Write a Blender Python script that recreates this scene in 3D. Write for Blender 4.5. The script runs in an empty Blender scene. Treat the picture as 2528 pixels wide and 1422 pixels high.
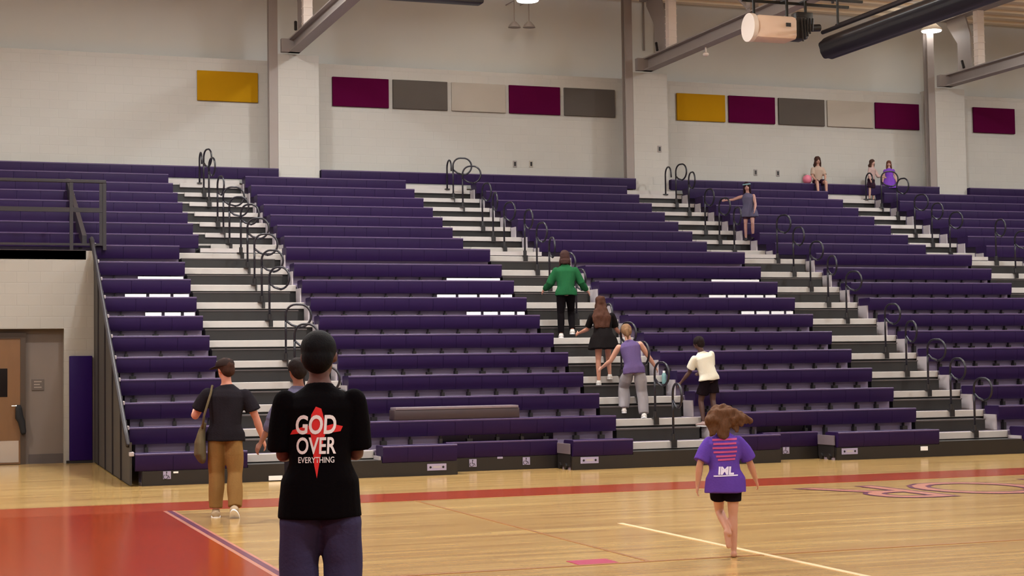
import bpy, bmesh, math, random
from mathutils import Vector, Matrix, noise
from mathutils.bvhtree import BVHTree
random.seed(7)
PI = math.pi
sc = bpy.context.scene
COL = sc.collection

# ------------------------------------------------------------------ camera
F_PX, YAW, PITCH, ROLL, HC = 4015.34, math.radians(19.6436), math.radians(2.7702), math.radians(0.8085), 1.6
_r0 = Vector((math.cos(YAW), -math.sin(YAW), 0))
_f0 = Vector((math.sin(YAW)*math.cos(PITCH), math.cos(YAW)*math.cos(PITCH), math.sin(PITCH)))
_u0 = _r0.cross(_f0)
_r = _r0*math.cos(ROLL) - _u0*math.sin(ROLL)
_u = _r0*math.sin(ROLL) + _u0*math.cos(ROLL)
cam_data = bpy.data.cameras.new('camera'); cam = bpy.data.objects.new('camera', cam_data); COL.objects.link(cam)
cam_data.sensor_width = 36.0; cam_data.lens = F_PX*36.0/2528.0
cam_data.clip_start = 0.1; cam_data.clip_end = 200
cam.matrix_world = Matrix(((_r.x, _u.x, -_f0.x, 0), (_r.y, _u.y, -_f0.y, 0), (_r.z, _u.z, -_f0.z, HC), (0, 0, 0, 1)))
sc.camera = cam
# ------------------------------------------------------------------ world, exposure
w = bpy.data.worlds.new('world'); sc.world = w; w.use_nodes = True
w.node_tree.nodes['Background'].inputs[0].default_value = (1.0, 0.93, 0.88, 1)
w.node_tree.nodes['Background'].inputs[1].default_value = 0.15
sc.view_settings.view_transform = 'Standard'; sc.view_settings.look = 'None'
sc.view_settings.gamma = 1; sc.view_settings.use_curve_mapping = False
sc.view_settings.exposure = 0.0
LAMP_W = 405.0          # watts of one high bay lamp
LAMP_COL = (0.93, 1.0, 1.07)
LAMPS = [(x, y) for y in (30.8, 24.0, 15.0, 5.0, -5.5) for x in (-3.6, 4.4, 10.0, 21.3, 30.2)]
ROW_W = {30.8: .74, 24.0: 1.0, 15.0: .95, 5.0: .9, -5.5: .8}

# ------------------------------------------------------------------ survey helpers (pixel of the photo -> metres in the hall)
def ray(px, py):
    return (_f0*F_PX + _r*(px-1264.0) - _u*(py-711.0)).normalized()
def on_y(px, py, Y):
    d = ray(px, py); t = Y/d.y
    return Vector((d.x*t, Y, HC + d.z*t))
def on_z(px, py, z=0.0):
    d = ray(px, py); t = (z-HC)/d.z
    return Vector((d.x*t, d.y*t, z))

# ------------------------------------------------------------------ object helpers
def tag(o, label=None, cat=None, group=None, kind=None):
    if label: o['label'] = label
    if cat: o['category'] = cat
    if group: o['group'] = group
    if kind: o['kind'] = kind
    return o
def thing(name, label, cat, loc=(0, 0, 0), rotz=0.0, group=None):
    o = bpy.data.objects.new(name, None); COL.objects.link(o)
    o.location = loc; o.rotation_euler = (0, 0, rotz); o.empty_display_size = 0.1
    return tag(o, label, cat, group)
class MB:
    def __init__(s): s.v = []; s.f = []
    def add(s, v, f):
        n = len(s.v); s.v += [tuple(p) for p in v]; s.f += [tuple(i+n for i in q) for q in f]; return s
    def box(s, x0, x1, y0, y1, z0, z1, bev=0.0):
        if bev <= 0:
            return s.add([(x0,y0,z0),(x1,y0,z0),(x1,y1,z0),(x0,y1,z0),(x0,y0,z1),(x1,y0,z1),(x1,y1,z1),(x0,y1,z1)],
                     [(0,3,2,1),(4,5,6,7),(0,1,5,4),(1,2,6,5),(2,3,7,6),(3,0,4,7)])
        bm = bmesh.new(); bmesh.ops.create_cube(bm, size=1.0)
        for v in bm.verts:
            v.co = ((x0+x1)/2+v.co.x*(x1-x0), (y0+y1)/2+v.co.y*(y1-y0), (z0+z1)/2+v.co.z*(z1-z0))
        bmesh.ops.bevel(bm, geom=bm.edges[:], offset=bev, segments=2, affect='EDGES', profile=0.5)
        bm.verts.index_update()
        s.add([v.co.copy() for v in bm.verts], [[v.index for v in f.verts] for f in bm.faces]); bm.free(); return s
    def prism_x(s, prof, x0, x1):              # prof: (y, z) loop
        n = len(prof)
        v = [(x0, y, z) for y, z in prof] + [(x1, y, z) for y, z in prof]
        f = [tuple(range(n)), tuple(range(2*n-1, n-1, -1))] + [(i, n+i, n+(i+1) % n, (i+1) % n) for i in range(n)]
        return s.add(v, f)
    def prism_y(s, prof, y0, y1):              # prof: (x, z) loop
        n = len(prof)
        v = [(x, y0, z) for x, z in prof] + [(x, y1, z) for x, z in prof]
        f = [tuple(range(n)), tuple(range(2*n-1, n-1, -1))] + [(i, n+i, n+(i+1) % n, (i+1) % n) for i in range(n)]
        return s.add(v, f)
    def prism_z(s, prof, z0, z1):
        n = len(prof)
        v = [(x, y, z0) for x, y in prof] + [(x, y, z1) for x, y in prof]
        f = [tuple(range(n)), tuple(range(2*n-1, n-1, -1))] + [(i, n+i, n+(i+1) % n, (i+1) % n) for i in range(n)]
        return s.add(v, f)
    def tube(s, pts, r, n=10, closed=False):
        pts = [Vector(p) for p in pts]; rings = []
        m = len(pts); prev = None
        for i, p in enumerate(pts):
            if closed: t = pts[(i+1) % m] - pts[(i-1) % m]
            else: t = pts[min(i+1, m-1)] - pts[max(i-1, 0)]
            t.normalize()
            if prev is None:
                a = t.cross(Vector((0.31, 0.17, 0.93)))
                if a.length < 1e-3: a = t.cross(Vector((1, 0, 0)))
            else: a = prev - t*prev.dot(t)
            a.normalize(); prev = a; b = t.cross(a)
            rr = r[i] if isinstance(r, (list, tuple)) else r
            rings.append([p + (a*math.cos(2*PI*k/n) + b*math.sin(2*PI*k/n))*rr for k in range(n)])
        v = [q for rg in rings for q in rg]; f = []
        for i in range(m if closed else m-1):
            j = (i+1) % m
            f += [(i*n+k, i*n+(k+1) % n, j*n+(k+1) % n, j*n+k) for k in range(n)]
        if not closed: f += [tuple(range(n-1, -1, -1)), tuple(range((m-1)*n, m*n))]
        return s.add(v, f)
    def loft(s, rings, side=(1, 0, 0), n=18):    # rings: (centre, ra, rb)
        S = Vector(side); cs = [Vector(c[0]) for c in rings]; m = len(cs); v = []
        for i, (c, ra, rb) in enumerate(rings):
            t = (cs[min(i+1, m-1)] - cs[max(i-1, 0)]).normalized()
            a = S - t*S.dot(t)
            if a.length < 0.15: a = Vector((0, 1, 0)) - t*t.y
            a.normalize(); b = t.cross(a)
            v += [cs[i] + a*ra*math.cos(2*PI*k/n) + b*rb*math.sin(2*PI*k/n) for k in range(n)]
        f = [(i*n+k, i*n+(k+1) % n, (i+1)*n+(k+1) % n, (i+1)*n+k) for i in range(m-1) for k in range(n)]
        f += [tuple(range(n-1, -1, -1)), tuple(range((m-1)*n, m*n))]
        return s.add(v, f)
    def ell(s, c, r, rot=None, n=14):
        c = Vector(c); v = []; f = []
        for i in range(1, n):
            th = PI*i/n
            for k in range(2*n):
                p = Vector((r[0]*math.sin(th)*math.cos(PI*k/n), r[1]*math.sin(th)*math.sin(PI*k/n), r[2]*math.cos(th)))
                v.append(c + (rot @ p if rot else p))
        top = Vector((0, 0, r[2])); bot = Vector((0, 0, -r[2])); N = 2*n
        v.append(c + (rot @ top if rot else top)); v.append(c + (rot @ bot if rot else bot))
        for i in range(n-2):
            for k in range(N): f.append((i*N+k, (i+1)*N+k, (i+1)*N+(k+1) % N, i*N+(k+1) % N))
        for k in range(N):
            f.append((len(v)-2, k, (k+1) % N)); f.append((len(v)-1, (n-2)*N+(k+1) % N, (n-2)*N+k))
        return s.add(v, f)
    def mesh(s, name, mat, smooth=False):
        me = bpy.data.meshes.new(name); me.from_pydata(s.v, [], s.f); me.validate()
        bm = bmesh.new(); bm.from_mesh(me); bmesh.ops.recalc_face_normals(bm, faces=bm.faces); bm.to_mesh(me); bm.free()
        if smooth == 'auto':
            me.shade_smooth(); me.set_sharp_from_angle(angle=math.radians(38))
        elif smooth: me.shade_smooth()
        if mat: me.materials.append(mat)
        return me
    def build(s, name, mat, parent=None, smooth=False):
        o = bpy.data.objects.new(name, s.mesh(name, mat, smooth)); COL.objects.link(o)
        if parent: o.parent = parent
        return o
def link(name, me, parent=None, loc=(0, 0, 0)):
    o = bpy.data.objects.new(name, me); COL.objects.link(o); o.location = loc
    if parent: o.parent = parent
    return o
def copy_tree(o, parent=None):
    c = o.copy(); COL.objects.link(c); c.parent = parent
    for ch in list(o.children): copy_tree(ch, c)
    return c

# ------------------------------------------------------------------ materials
def srgb(r, g, b):
    f = lambda c: ((c/255+0.055)/1.055)**2.4 if c > 10 else c/255/12.92
    return (f(r), f(g), f(b), 1)
def mat(name, col, rough=0.6, metal=0.0, bump=0.0, bscale=40.0, var=0.0, vscale=3.0, spec=0.5, coat=0.0, sheen=0.0, stretch=None):
    m = bpy.data.materials.new(name); m.use_nodes = True; nt = m.node_tree; b = nt.nodes['Principled BSDF']
    b.inputs['Base Color'].default_value = col; b.inputs['Roughness'].default_value = rough
    b.inputs['Metallic'].default_value = metal; b.inputs['Specular IOR Level'].default_value = spec
    b.inputs['Coat Weight'].default_value = coat; b.inputs['Sheen Weight'].default_value = sheen
    tc = nt.nodes.new('ShaderNodeTexCoord'); mp = nt.nodes.new('ShaderNodeMapping'); nt.links.new(tc.outputs['Object'], mp.inputs[0])
    if stretch: mp.inputs['Scale'].default_value = stretch
    if var > 0:
        n = nt.nodes.new('ShaderNodeTexNoise'); n.inputs['Scale'].default_value = vscale; n.inputs['Detail'].default_value = 3
        nt.links.new(mp.outputs[0], n.inputs['Vector'])
        mx = nt.nodes.new('ShaderNodeMix'); mx.data_type = 'RGBA'
        mx.inputs[6].default_value = tuple(c*(1-var) for c in col[:3])+(1,); mx.inputs[7].default_value = tuple(min(1, c*(1+var)) for c in col[:3])+(1,)
        nt.links.new(n.outputs['Fac'], mx.inputs[0]); nt.links.new(mx.outputs[2], b.inputs['Base Color'])
    if bump > 0:
        n2 = nt.nodes.new('ShaderNodeTexNoise'); n2.inputs['Scale'].default_value = bscale; nt.links.new(mp.outputs[0], n2.inputs['Vector'])
        bp = nt.nodes.new('ShaderNodeBump'); bp.inputs['Strength'].default_value = bump; bp.inputs['Distance'].default_value = 0.01
        nt.links.new(n2.outputs['Fac'], bp.inputs['Height']); nt.links.new(bp.outputs[0], b.inputs['Normal'])
    return m
def wall_mat(name, col, joint, bw=0.4, bh=0.2, ax='XZ'):
    m = bpy.data.materials.new(name); m.use_nodes = True; nt = m.node_tree; b = nt.nodes['Principled BSDF']
    b.inputs['Roughness'].default_value = 0.55
    g = nt.nodes.new('ShaderNodeNewGeometry'); sp = nt.nodes.new('ShaderNodeSeparateXYZ'); cb = nt.nodes.new('ShaderNodeCombineXYZ')
    nt.links.new(g.outputs['Position'], sp.inputs[0])
    nt.links.new(sp.outputs['X' if ax == 'XZ' else 'Y'], cb.inputs['X']); nt.links.new(sp.outputs['Z'], cb.inputs['Y'])
    br = nt.nodes.new('ShaderNodeTexBrick'); br.inputs['Scale'].default_value = 1
    br.inputs['Brick Width'].default_value = bw; br.inputs['Row Height'].default_value = bh; br.inputs['Mortar Size'].default_value = 0.007
    br.inputs['Mortar Smooth'].default_value = 0.6
    br.inputs['Color1'].default_value = col; br.inputs['Color2'].default_value = tuple(c*0.97 for c in col[:3])+(1,); br.inputs['Mortar'].default_value = joint
    nt.links.new(cb.outputs[0], br.inputs['Vector'])
    n = nt.nodes.new('ShaderNodeTexNoise'); n.inputs['Scale'].default_value = 0.5; nt.links.new(cb.outputs[0], n.inputs['Vector'])
    mr = nt.nodes.new('ShaderNodeMapRange'); mr.inputs['To Min'].default_value = 0.95; mr.inputs['To Max'].default_value = 1.04
    nt.links.new(n.outputs['Fac'], mr.inputs['Value'])
    mx = nt.nodes.new('ShaderNodeMix'); mx.data_type = 'RGBA'; mx.blend_type = 'MULTIPLY'; mx.inputs[0].default_value = 1
    nt.links.new(br.outputs['Color'], mx.inputs[6]); nt.links.new(mr.outputs[0], mx.inputs[7]); nt.links.new(mx.outputs[2], b.inputs['Base Color'])
    bp = nt.nodes.new('ShaderNodeBump'); bp.inputs['Strength'].default_value = 0.3; bp.inputs['Distance'].default_value = 0.006; bp.invert = True
    nt.links.new(br.outputs['Fac'], bp.inputs['Height']); nt.links.new(bp.outputs[0], b.inputs['Normal'])
    return m
def floor_mat():
    m = bpy.data.materials.new('maple_floor'); m.use_nodes = True; nt = m.node_tree; b = nt.nodes['Principled BSDF']
    g = nt.nodes.new('ShaderNodeNewGeometry'); mp = nt.nodes.new('ShaderNodeMapping'); nt.links.new(g.outputs['Position'], mp.inputs[0])
    br = nt.nodes.new('ShaderNodeTexBrick'); br.inputs['Scale'].default_value = 1
    br.inputs['Brick Width'].default_value = 1.7; br.inputs['Row Height'].default_value = 0.114; br.inputs['Mortar Size'].default_value = 0.0015
    br.offset = 0.37; br.offset_frequency = 2
    br.inputs['Color1'].default_value = srgb(194, 159, 98); br.inputs['Color2'].default_value = srgb(158, 118, 68); br.inputs['Mortar'].default_value = srgb(140, 100, 58)
    nt.links.new(mp.outputs[0], br.inputs['Vector'])
    mp2 = nt.nodes.new('ShaderNodeMapping'); mp2.inputs['Scale'].default_value = (0.16, 3.2, 1); nt.links.new(g.outputs['Position'], mp2.inputs[0])
    n = nt.nodes.new('ShaderNodeTexNoise'); n.inputs['Scale'].default_value = 1.6; n.inputs['Detail'].default_value = 5; n.inputs['Roughness'].default_value = 0.65
    nt.links.new(mp2.outputs[0], n.inputs['Vector'])
    cr = nt.nodes.new('ShaderNodeValToRGB'); cr.color_ramp.elements[0].position = 0.32; cr.color_ramp.elements[1].position = 0.68
    cr.color_ramp.elements[0].color = srgb(146, 108, 62); cr.color_ramp.elements[1].color = srgb(197, 164, 103)
    nt.links.new(n.outputs['Fac'], cr.inputs[0])
    mx = nt.nodes.new('ShaderNodeMix'); mx.data_type = 'RGBA'; mx.inputs[0].default_value = 0.62
    nt.links.new(br.outputs['Color'], mx.inputs[6]); nt.links.new(cr.outputs[0], mx.inputs[7]); nt.links.new(mx.outputs[2], b.inputs['Base Color'])
    b.inputs['Roughness'].default_value = 0.18; b.inputs['Specular IOR Level'].default_value = 0.42
    return m
M = {}
M['wall'] = wall_mat('painted_block', srgb(191, 186, 176), srgb(187, 182, 172))
M['wall_dimmed'] = wall_mat('painted_block_dimmed', srgb(160, 153, 143), srgb(155, 148, 138))  # block colour darkened to tone down strong light on the door wall
M['wall_side'] = wall_mat('painted_block_side', srgb(192, 184, 171), srgb(188, 180, 167), ax='YZ')
M['wall_up'] = mat('upper_wall_paint', srgb(207, 207, 202), 0.6, var=0.05, vscale=0.4)
M['floor'] = floor_mat()
M['ceil'] = mat('ceiling_deck', srgb(248, 228, 200), 0.7, var=0.12, vscale=1.2, stretch=(0.15, 4, 1))
M['steel'] = mat('painted_steel', srgb(152, 142, 136), 0.5, var=0.04)
M['steel_col'] = mat('painted_column', srgb(150, 138, 130), 0.5, var=0.04)
M['purple'] = mat('purple_seat_plastic', srgb(37, 19, 57), 0.45, spec=0.14, var=0.07, vscale=1.5, stretch=(1, .3, .3))
M['lip'] = mat('painted_lip_sheen', srgb(78, 60, 92), 0.4, spec=.3, var=.12, vscale=2)  # lighter lavender paints in the sheen along each bench's top edge
M['riser'] = mat('deck_riser_grey', srgb(124, 110, 132), 0.5, var=0.1, vscale=3)
M['deck'] = mat('deck_top', srgb(150, 136, 148), 0.35, var=0.06)
M['nosing'] = mat('step_nosing', srgb(190, 182, 174), 0.5, var=0.06, vscale=5)
M['endplate'] = mat('end_plate', srgb(172, 162, 162), 0.5, var=0.05)
M['stepdark'] = mat('dark_step_rubber', srgb(26, 23, 19), 0.5, var=0.1, vscale=6)
M['stepedge'] = mat('step_edge', srgb(78, 70, 68), 0.45)
M['black'] = mat('black_paint', srgb(30, 26, 26), 0.4)
M['base'] = mat('black_bleacher_front', srgb(30, 25, 22), 0.4, var=0.1)
M['rail'] = mat('black_rail_coating', srgb(26, 22, 30), 0.35)
M['brown'] = mat('dark_bronze_rail', srgb(32, 24, 28), 0.45)
M['curtain'] = mat('dark_end_curtain', srgb(48, 42, 38), 0.7, bump=0.3, bscale=20, var=0.15, vscale=2)
M['pad'] = mat('purple_wall_pad_vinyl', srgb(34, 8, 76), 0.5, spec=.15, bump=0.1, bscale=90)
M['gold'] = mat('gold_felt_panel', srgb(176, 128, 16), 0.95, spec=.08, bump=0.15, bscale=200, var=0.03)
M['maroon'] = mat('magenta_felt_panel', srgb(80, 3, 48), 0.95, spec=.08, bump=0.15, bscale=200, var=0.03)
M['greyp'] = mat('grey_felt_panel', srgb(90, 83, 77), 0.95, spec=.08, bump=0.15, bscale=200, var=0.03)
M['lightp'] = mat('light_felt_panel', srgb(178, 168, 154), 0.95, spec=.08, bump=0.15, bscale=200, var=0.03)
M['white'] = mat('white_enamel', srgb(232, 218, 206), 0.4)
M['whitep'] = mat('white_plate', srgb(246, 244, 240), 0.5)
M['lav'] = mat('lavender_label', srgb(160, 150, 176), 0.5)
M['door'] = mat('door_veneer', srgb(112, 78, 48), 0.35, var=0.12, vscale=2, stretch=(6, 1, 1))
M['frame'] = mat('door_frame_paint', srgb(62, 46, 32), 0.5)
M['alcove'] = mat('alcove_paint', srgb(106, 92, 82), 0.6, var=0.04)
M['kick'] = mat('steel_plate', srgb(205, 198, 192), 0.22, metal=0.8)
M['glass'] = mat('dark_glass', srgb(16, 8, 8), 0.1)
M['red'] = mat('red_floor_paint', srgb(154, 60, 28), 0.18, var=0.07, vscale=0.6, spec=0.42)
M['orange'] = mat('orange_floor_paint', srgb(150, 50, 13), 0.16, var=0.1, vscale=0.35, spec=0.42)
M['fpurple'] = mat('purple_floor_paint', srgb(104, 50, 74), 0.24, spec=0.42)
M['fpink'] = mat('pink_floor_paint', srgb(184, 124, 104), 0.24, spec=0.42)
M['fwhite'] = mat('white_floor_paint', srgb(240, 206, 160), 0.24, spec=0.42)
M['fbrown'] = mat('brown_floor_line', srgb(158, 110, 66), 0.24, spec=0.42)
M['magenta'] = mat('magenta_floor_paint', srgb(176, 62, 92), 0.24, spec=0.42)
m = bpy.data.materials.new('lamp_glow'); m.use_nodes = True; nt = m.node_tree; nt.nodes.clear()
e = nt.nodes.new('ShaderNodeEmission'); e.inputs[0].default_value = (1, 0.95, 0.9, 1); e.inputs[1].default_value = 9.0
oo = nt.nodes.new('ShaderNodeOutputMaterial'); nt.links.new(e.outputs[0], oo.inputs[0]); M['glow'] = m

# ------------------------------------------------------------------ lamps of the hall
def make_lamp():
    t = thing('high_bay_lamp', 'x', 'lamp')
    hs = MB(); hs.loft([((0,0,0.02), .27, .27), ((0,0,0.08), .25, .25), ((0,0,0.2), .12, .12), ((0,0,0.3), .08, .08)], n=24); hs.build('housing', M['white'], t, 'auto')
    MB().loft([((0,0,0.0), .25, .25), ((0,0,0.02), .25, .25)], n=24).build('diffuser', M['glow'], t)
    MB().tube([(0,0,.3), (0,0,.6)], .012, 6).build('hanger_rod', M['steel'], t)
    return t
ZL = 10.2
ld = bpy.data.lights.new('high_bay_light', 'AREA'); ld.shape = 'DISK'; ld.size = 0.5; ld.energy = LAMP_W; ld.color = LAMP_COL
ld2 = ld.copy(); ld2.energy = LAMP_W*0.006
ldu = ld.copy(); ldu.energy = LAMP_W*0.75; ldu.size = .4
ldu2 = ldu.copy(); ldu2.energy = LAMP_W*.02
lamp0 = None; rowd = {}
for i, (x, y, en) in enumerate([(13.2, 35.6, 0), (24.6, 36.0, 0)] + [(a, b, 1) for a, b in LAMPS]):
    if lamp0 is None: L = lamp0 = make_lamp()
    else: L = copy_tree(lamp0)
    L.location = (x, y, ZL if y > 26 else 8.9)
    L['group'] = 'high bay lamps under the ceiling'
    L['label'] = ('round white ceiling lamp glowing above the middle of the back wall' if i == 0 else
                  'round white ceiling lamp glowing just under the long black roll' if i == 1 else
                  'white high bay lamp over the hall, %s row from the seating wall, %s from left' % (['first','second','third','fourth','fifth'][(i-2)//5], ['first','second','third','fourth','fifth'][(i-2)%5]))
    if not en or LAMPS[i-2][1] > 12:
        up = bpy.data.objects.new('lamp_uplight', ldu if en else ldu2); COL.objects.link(up); up.parent = L; up.location = (0, 0, .31); up.rotation_euler = (PI, 0, 0)
    if en and LAMPS[i-2][1] not in rowd:
        rowd[LAMPS[i-2][1]] = ld.copy(); rowd[LAMPS[i-2][1]].energy = LAMP_W*ROW_W[LAMPS[i-2][1]]
    lo = bpy.data.objects.new('lamp_light', rowd[LAMPS[i-2][1]] if en else ld2); COL.objects.link(lo); lo.parent = L; lo.location = (0, 0, -0.02)

# ------------------------------------------------------------------ room shell
XL, XR, YN, YW, YU, ZC = -9.0, 44.0, -14.0, 36.8, 37.5, 10.85
ZS = 8.7
floor = tag(MB().box(XL, XR, YN, 38, -0.2, 0).build('floor', M['floor']), kind='structure')
c = MB().box(XL, XR, YN, 38, ZC, ZC+.2)
for k in range(int((38-YN)/0.6)): c.box(XL, XR, YN+k*.6, YN+k*.6+.22, ZC-.07, ZC)
tag(c.build('ceiling', M['ceil']), kind='structure')
tag(MB().box(XL, XR, YW, 38.0, 0, ZS).build('wall_back', M['wall']), kind='structure')
tag(MB().box(XL, XR, YU, 38.0, ZS, ZC).build('wall_back_upper', M['wall_up']), kind='structure')
tag(MB().box(XL-.2, XL, YN, 38, 0, ZC).build('wall_left', M['wall_side']), kind='structure')
tag(MB().box(XR, XR+.2, YN, 38, 0, ZC).build('wall_right', M['wall_side']), kind='structure')
tag(MB().box(XL, XR, YN-.2, YN, 0, ZC).build('wall_front', M['wall']), kind='structure')
# pilasters and steel columns
BAY, CX0 = 8.93, 7.36
PIL = []
for i in range(4):
    x = CX0 + i*BAY
    a = on_y([688, 1567, 2314][i], 430, 36.15).x if i < 3 else x+.2
    b = on_y([789, 1651, 2386][i], 430, 36.15).x if i < 3 else x+1.1
    PIL.append((a, b))
    tag(MB().box(a, b, 36.15, YW+.05, 0, ZS+.05).build('wall_pilaster', M['wall']), kind='structure')
    tag(MB().box(a-.2, a, 36.16, 36.19, 0, ZC).box(a-.2, a, 36.33, 36.36, 0, ZC).box(a-.12, a-.08, 36.19, 36.33, 0, ZC).build('steel_column', M['steel_col']), kind='structure')
# door wall under the upper tier on the left
YD = 29.9
q = lambda px, py, Y=YD: on_y(px, py, Y)
ax1, az1 = q(158, 810).x, q(158, 811).z
tag(MB().box(XL, -.6, YD, YD+.5, 0, 3.78).box(ax1, 2.74, YD, YD+.5, 0, 3.78).box(-.6, ax1, YD, YD+.5, az1, 3.78).build('wall_door_side', M['wall_dimmed']), kind='structure')
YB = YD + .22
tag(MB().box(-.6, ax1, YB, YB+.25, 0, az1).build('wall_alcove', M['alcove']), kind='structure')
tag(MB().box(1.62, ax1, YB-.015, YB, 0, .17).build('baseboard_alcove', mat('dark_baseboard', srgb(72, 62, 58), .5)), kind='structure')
dx = on_y(50, 900, YB).x
d = thing('door_1', None, None, (0, 0, 0)); d['kind'] = 'structure'
MB().box(dx-.95, dx, YB-.06, YB-.01, 0.01, 2.22).build('door_leaf', M['door'], d)
MB().box(dx, dx+.09, YB-.08, YB-.001, 0, 2.32).box(dx-1.05, dx-.95, YB-.08, YB-.001, 0, 2.32).box(dx-.95, dx, YB-.08, YB-.001, 2.22, 2.32).build('door_frame', M['frame'], d)
k = on_y(18, 910, YB).x
MB().box(k-.22, k, YB-.065, YB-.058, on_y(5, 980, YB).z, on_y(5, 910, YB).z).build('door_window', M['glass'], d)
MB().box(dx-.93, dx-.03, YB-.066, YB-.058, .04, .42).build('kick_plate', M['kick'], d)
hx = on_y(45, 1000, YB).x
MB().box(hx-.05, hx+.03, YB-.1, YB-.06, 1.0, 1.05, .01).tube([(hx+.0, YB-.1, 1.03), (hx-.12, YB-.12, 1.03)], .012, 8).build('door_handle', M['kick'], d)
s = MB(); s.box(0, .21, 0, .012, 0, .2, .003)
sg = s.build('room_sign', mat('sign_brown', srgb(84, 72, 64), .5)); sg.location = (on_y(78, 962, YB).x, YB-.014, on_y(78, 964, YB).z)
tag(sg, 'small square dark room sign on the grey alcove wall beside the door', 'sign')
b_ = MB()
for r in range(3): b_.box(.04, .17-.03*(r % 2), -.002, .001, .045+.05*r, .065+.05*r)
b_.build('raised_lettering', mat('sign_letters', srgb(140, 126, 114), .5), sg)
# black jacket hanging from the door handle
s = MB(); s.loft([((0, 0, 0), .03, .02), ((0, 0, -.06), .055, .03), ((.01, 0, -.22), .07, .035), ((.05, 0, -.3), .06, .03), ((.08, 0, -.48), .05, .02), ((.09, 0, -.52), .03, .015)])
jk = s.build('hanging_jacket', mat('black_cloth', srgb(18, 14, 14), .8), None, True); jk.location = (hx, YB-.15, 1.05)
tag(jk, 'black cloth hanging from the handle of the brown door', 'jacket')
# wall pad
px0, px1 = on_y(171, 900, YD-.06).x, 2.69
pd = thing('wall_pad', 'tall deep purple vinyl wall pad beside the alcove', 'wall pad', ((px0+px1)/2, YD-.03, 0))
hw = (px1-px0)/2
MB().box(-hw, hw, -.05, .03, .05, 1.9, .012).build('cushion', M['pad'], pd, 'auto')
MB().box(-hw-.05, hw, -.035, .03, 0, .05).build('base_strip', M['black'], pd)

# ------------------------------------------------------------------ floor paint (parts of the floor)
def paint(name, poly, material, z=.003, label=None):
    o = MB().prism_z(poly, 0.0005, z).build(name, material, floor)
    if label: o['label'] = label
R4 = lambda x0, x1, y0, y1: [(x0, y0), (x1, y0), (x1, y1), (x0, y1)]
paint('painted_border', R4(XL, 40, 19.02, 20.2), M['red'], .003, 'red painted stripe')
paint('painted_key', R4(XL, 2.50, YN, 19.02), M['orange'], .003, 'orange painted area')
paint('painted_edge', R4(2.50, 2.54, YN, 19.0), M['fpink'], .0035, 'pink edge line')
paint('painted_edge', R4(2.54, 2.60, YN, 19.0), M['fpurple'], .004, 'purple line')
paint('painted_edge', R4(2.60, 2.63, YN, 19.0), M['fpink'], .0035, 'pink edge line')
paint('painted_line', R4(6.54, 6.60, YN, 15.25), M['fwhite'], .004, 'cream line')
paint('painted_line', R4(5.49, 5.525, 12.2, 19.0), M['fbrown'], .004, 'thin brown line')
paint('painted_line', R4(2.68, 40, 12.16, 12.22), M['fbrown'], .0038, 'thin brown line')
paint('painted_mark', R4(4.9, 5.25, 12.22, 12.5), M['magenta'], .0045, 'small magenta block')
def text_mesh(txt, size, shear=0.0, offset=0.0, extrude=0.0):
    cu = bpy.data.curves.new('txt', 'FONT'); cu.body = txt; cu.size = size; cu.shear = shear; cu.offset = offset; cu.extrude = extrude
    cu.align_x = 'CENTER'; cu.resolution_u = 4
    o = bpy.data.objects.new('txt', cu); COL.objects.link(o)
    bpy.context.view_layer.update()
    me = bpy.data.meshes.new_from_object(o.evaluated_get(bpy.context.evaluated_depsgraph_get()))
    bpy.data.objects.remove(o); bpy.data.curves.remove(cu)
    return me
for ch, x in (('R', 10.95), ('O', 12.35), ('T', 13.8), ('C', 15.1), ('I', 16.0)):
    for nm, off, mt, z in (('painted_letter', 0.045, M['fpurple'], .0042), ('letter_fill', -0.03, M['fpink'], .0052)):
        me = text_mesh(ch, 2.75 if ch != 'I' else 2.75, 0, off); me.materials.append(mt)
        o = link(nm, me, floor, (x, 18.3, z)); o.rotation_euler = (0, 0, PI); o.scale = (.74, 1, 1)

# ------------------------------------------------------------------ acoustic panels
ORD = ['first', 'second', 'third', 'fourth', 'fifth', 'sixth', 'seventh', 'eighth', 'ninth', 'tenth', 'eleventh', 'twelfth',
       'thirteenth', 'fourteenth', 'fifteenth', 'sixteenth', 'seventeenth', 'eighteenth', 'nineteenth']
PAN = [(487, 637, 'gold', 'gold felt panel alone on the wall left of the first column'),
       (821, 960, 'maroon', 'magenta felt panel starting the middle row on the wall, left of a grey one'),
       (970, 1105, 'greyp', 'grey felt panel between magenta and pale panels in the middle row'),
       (1115, 1248, 'lightp', 'pale beige felt panel in the middle row on the wall'),
       (1257, 1383, 'maroon', 'magenta felt panel between pale and grey panels in the middle row'),
       (1393, 1518, 'greyp', 'grey felt panel ending the middle row beside the second column'),
       (1671, 1790, 'gold', 'gold felt panel starting the right hand row on the wall'),
       (1799, 1913, 'maroon', 'magenta felt panel right of the gold panel in the right hand row'),
       (1922, 2035, 'greyp', 'grey felt panel in the right hand row between magenta and pale'),
       (2042, 2155, 'lightp', 'pale beige felt panel in the right hand row on the wall'),
       (2160, 2268, 'maroon', 'magenta felt panel ending the right hand row beside the third column'),
       (2402, 2504, 'maroon', 'magenta felt panel alone right of the third column')]
for a, b, mm, lab in PAN:
    xa, xb = on_y(a, 240, YW-.05).x, on_y(b, 240, YW-.05).x
    zt = on_y(1264, 210, YW-.05).z; zb = zt-.685
    o = MB().box(xa, xb, YW-.055, YW-.002, zb, zt, .008).build('acoustic_panel', M[mm])
    tag(o, lab, 'wall panel', 'coloured acoustic panels on the back wall')
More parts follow.
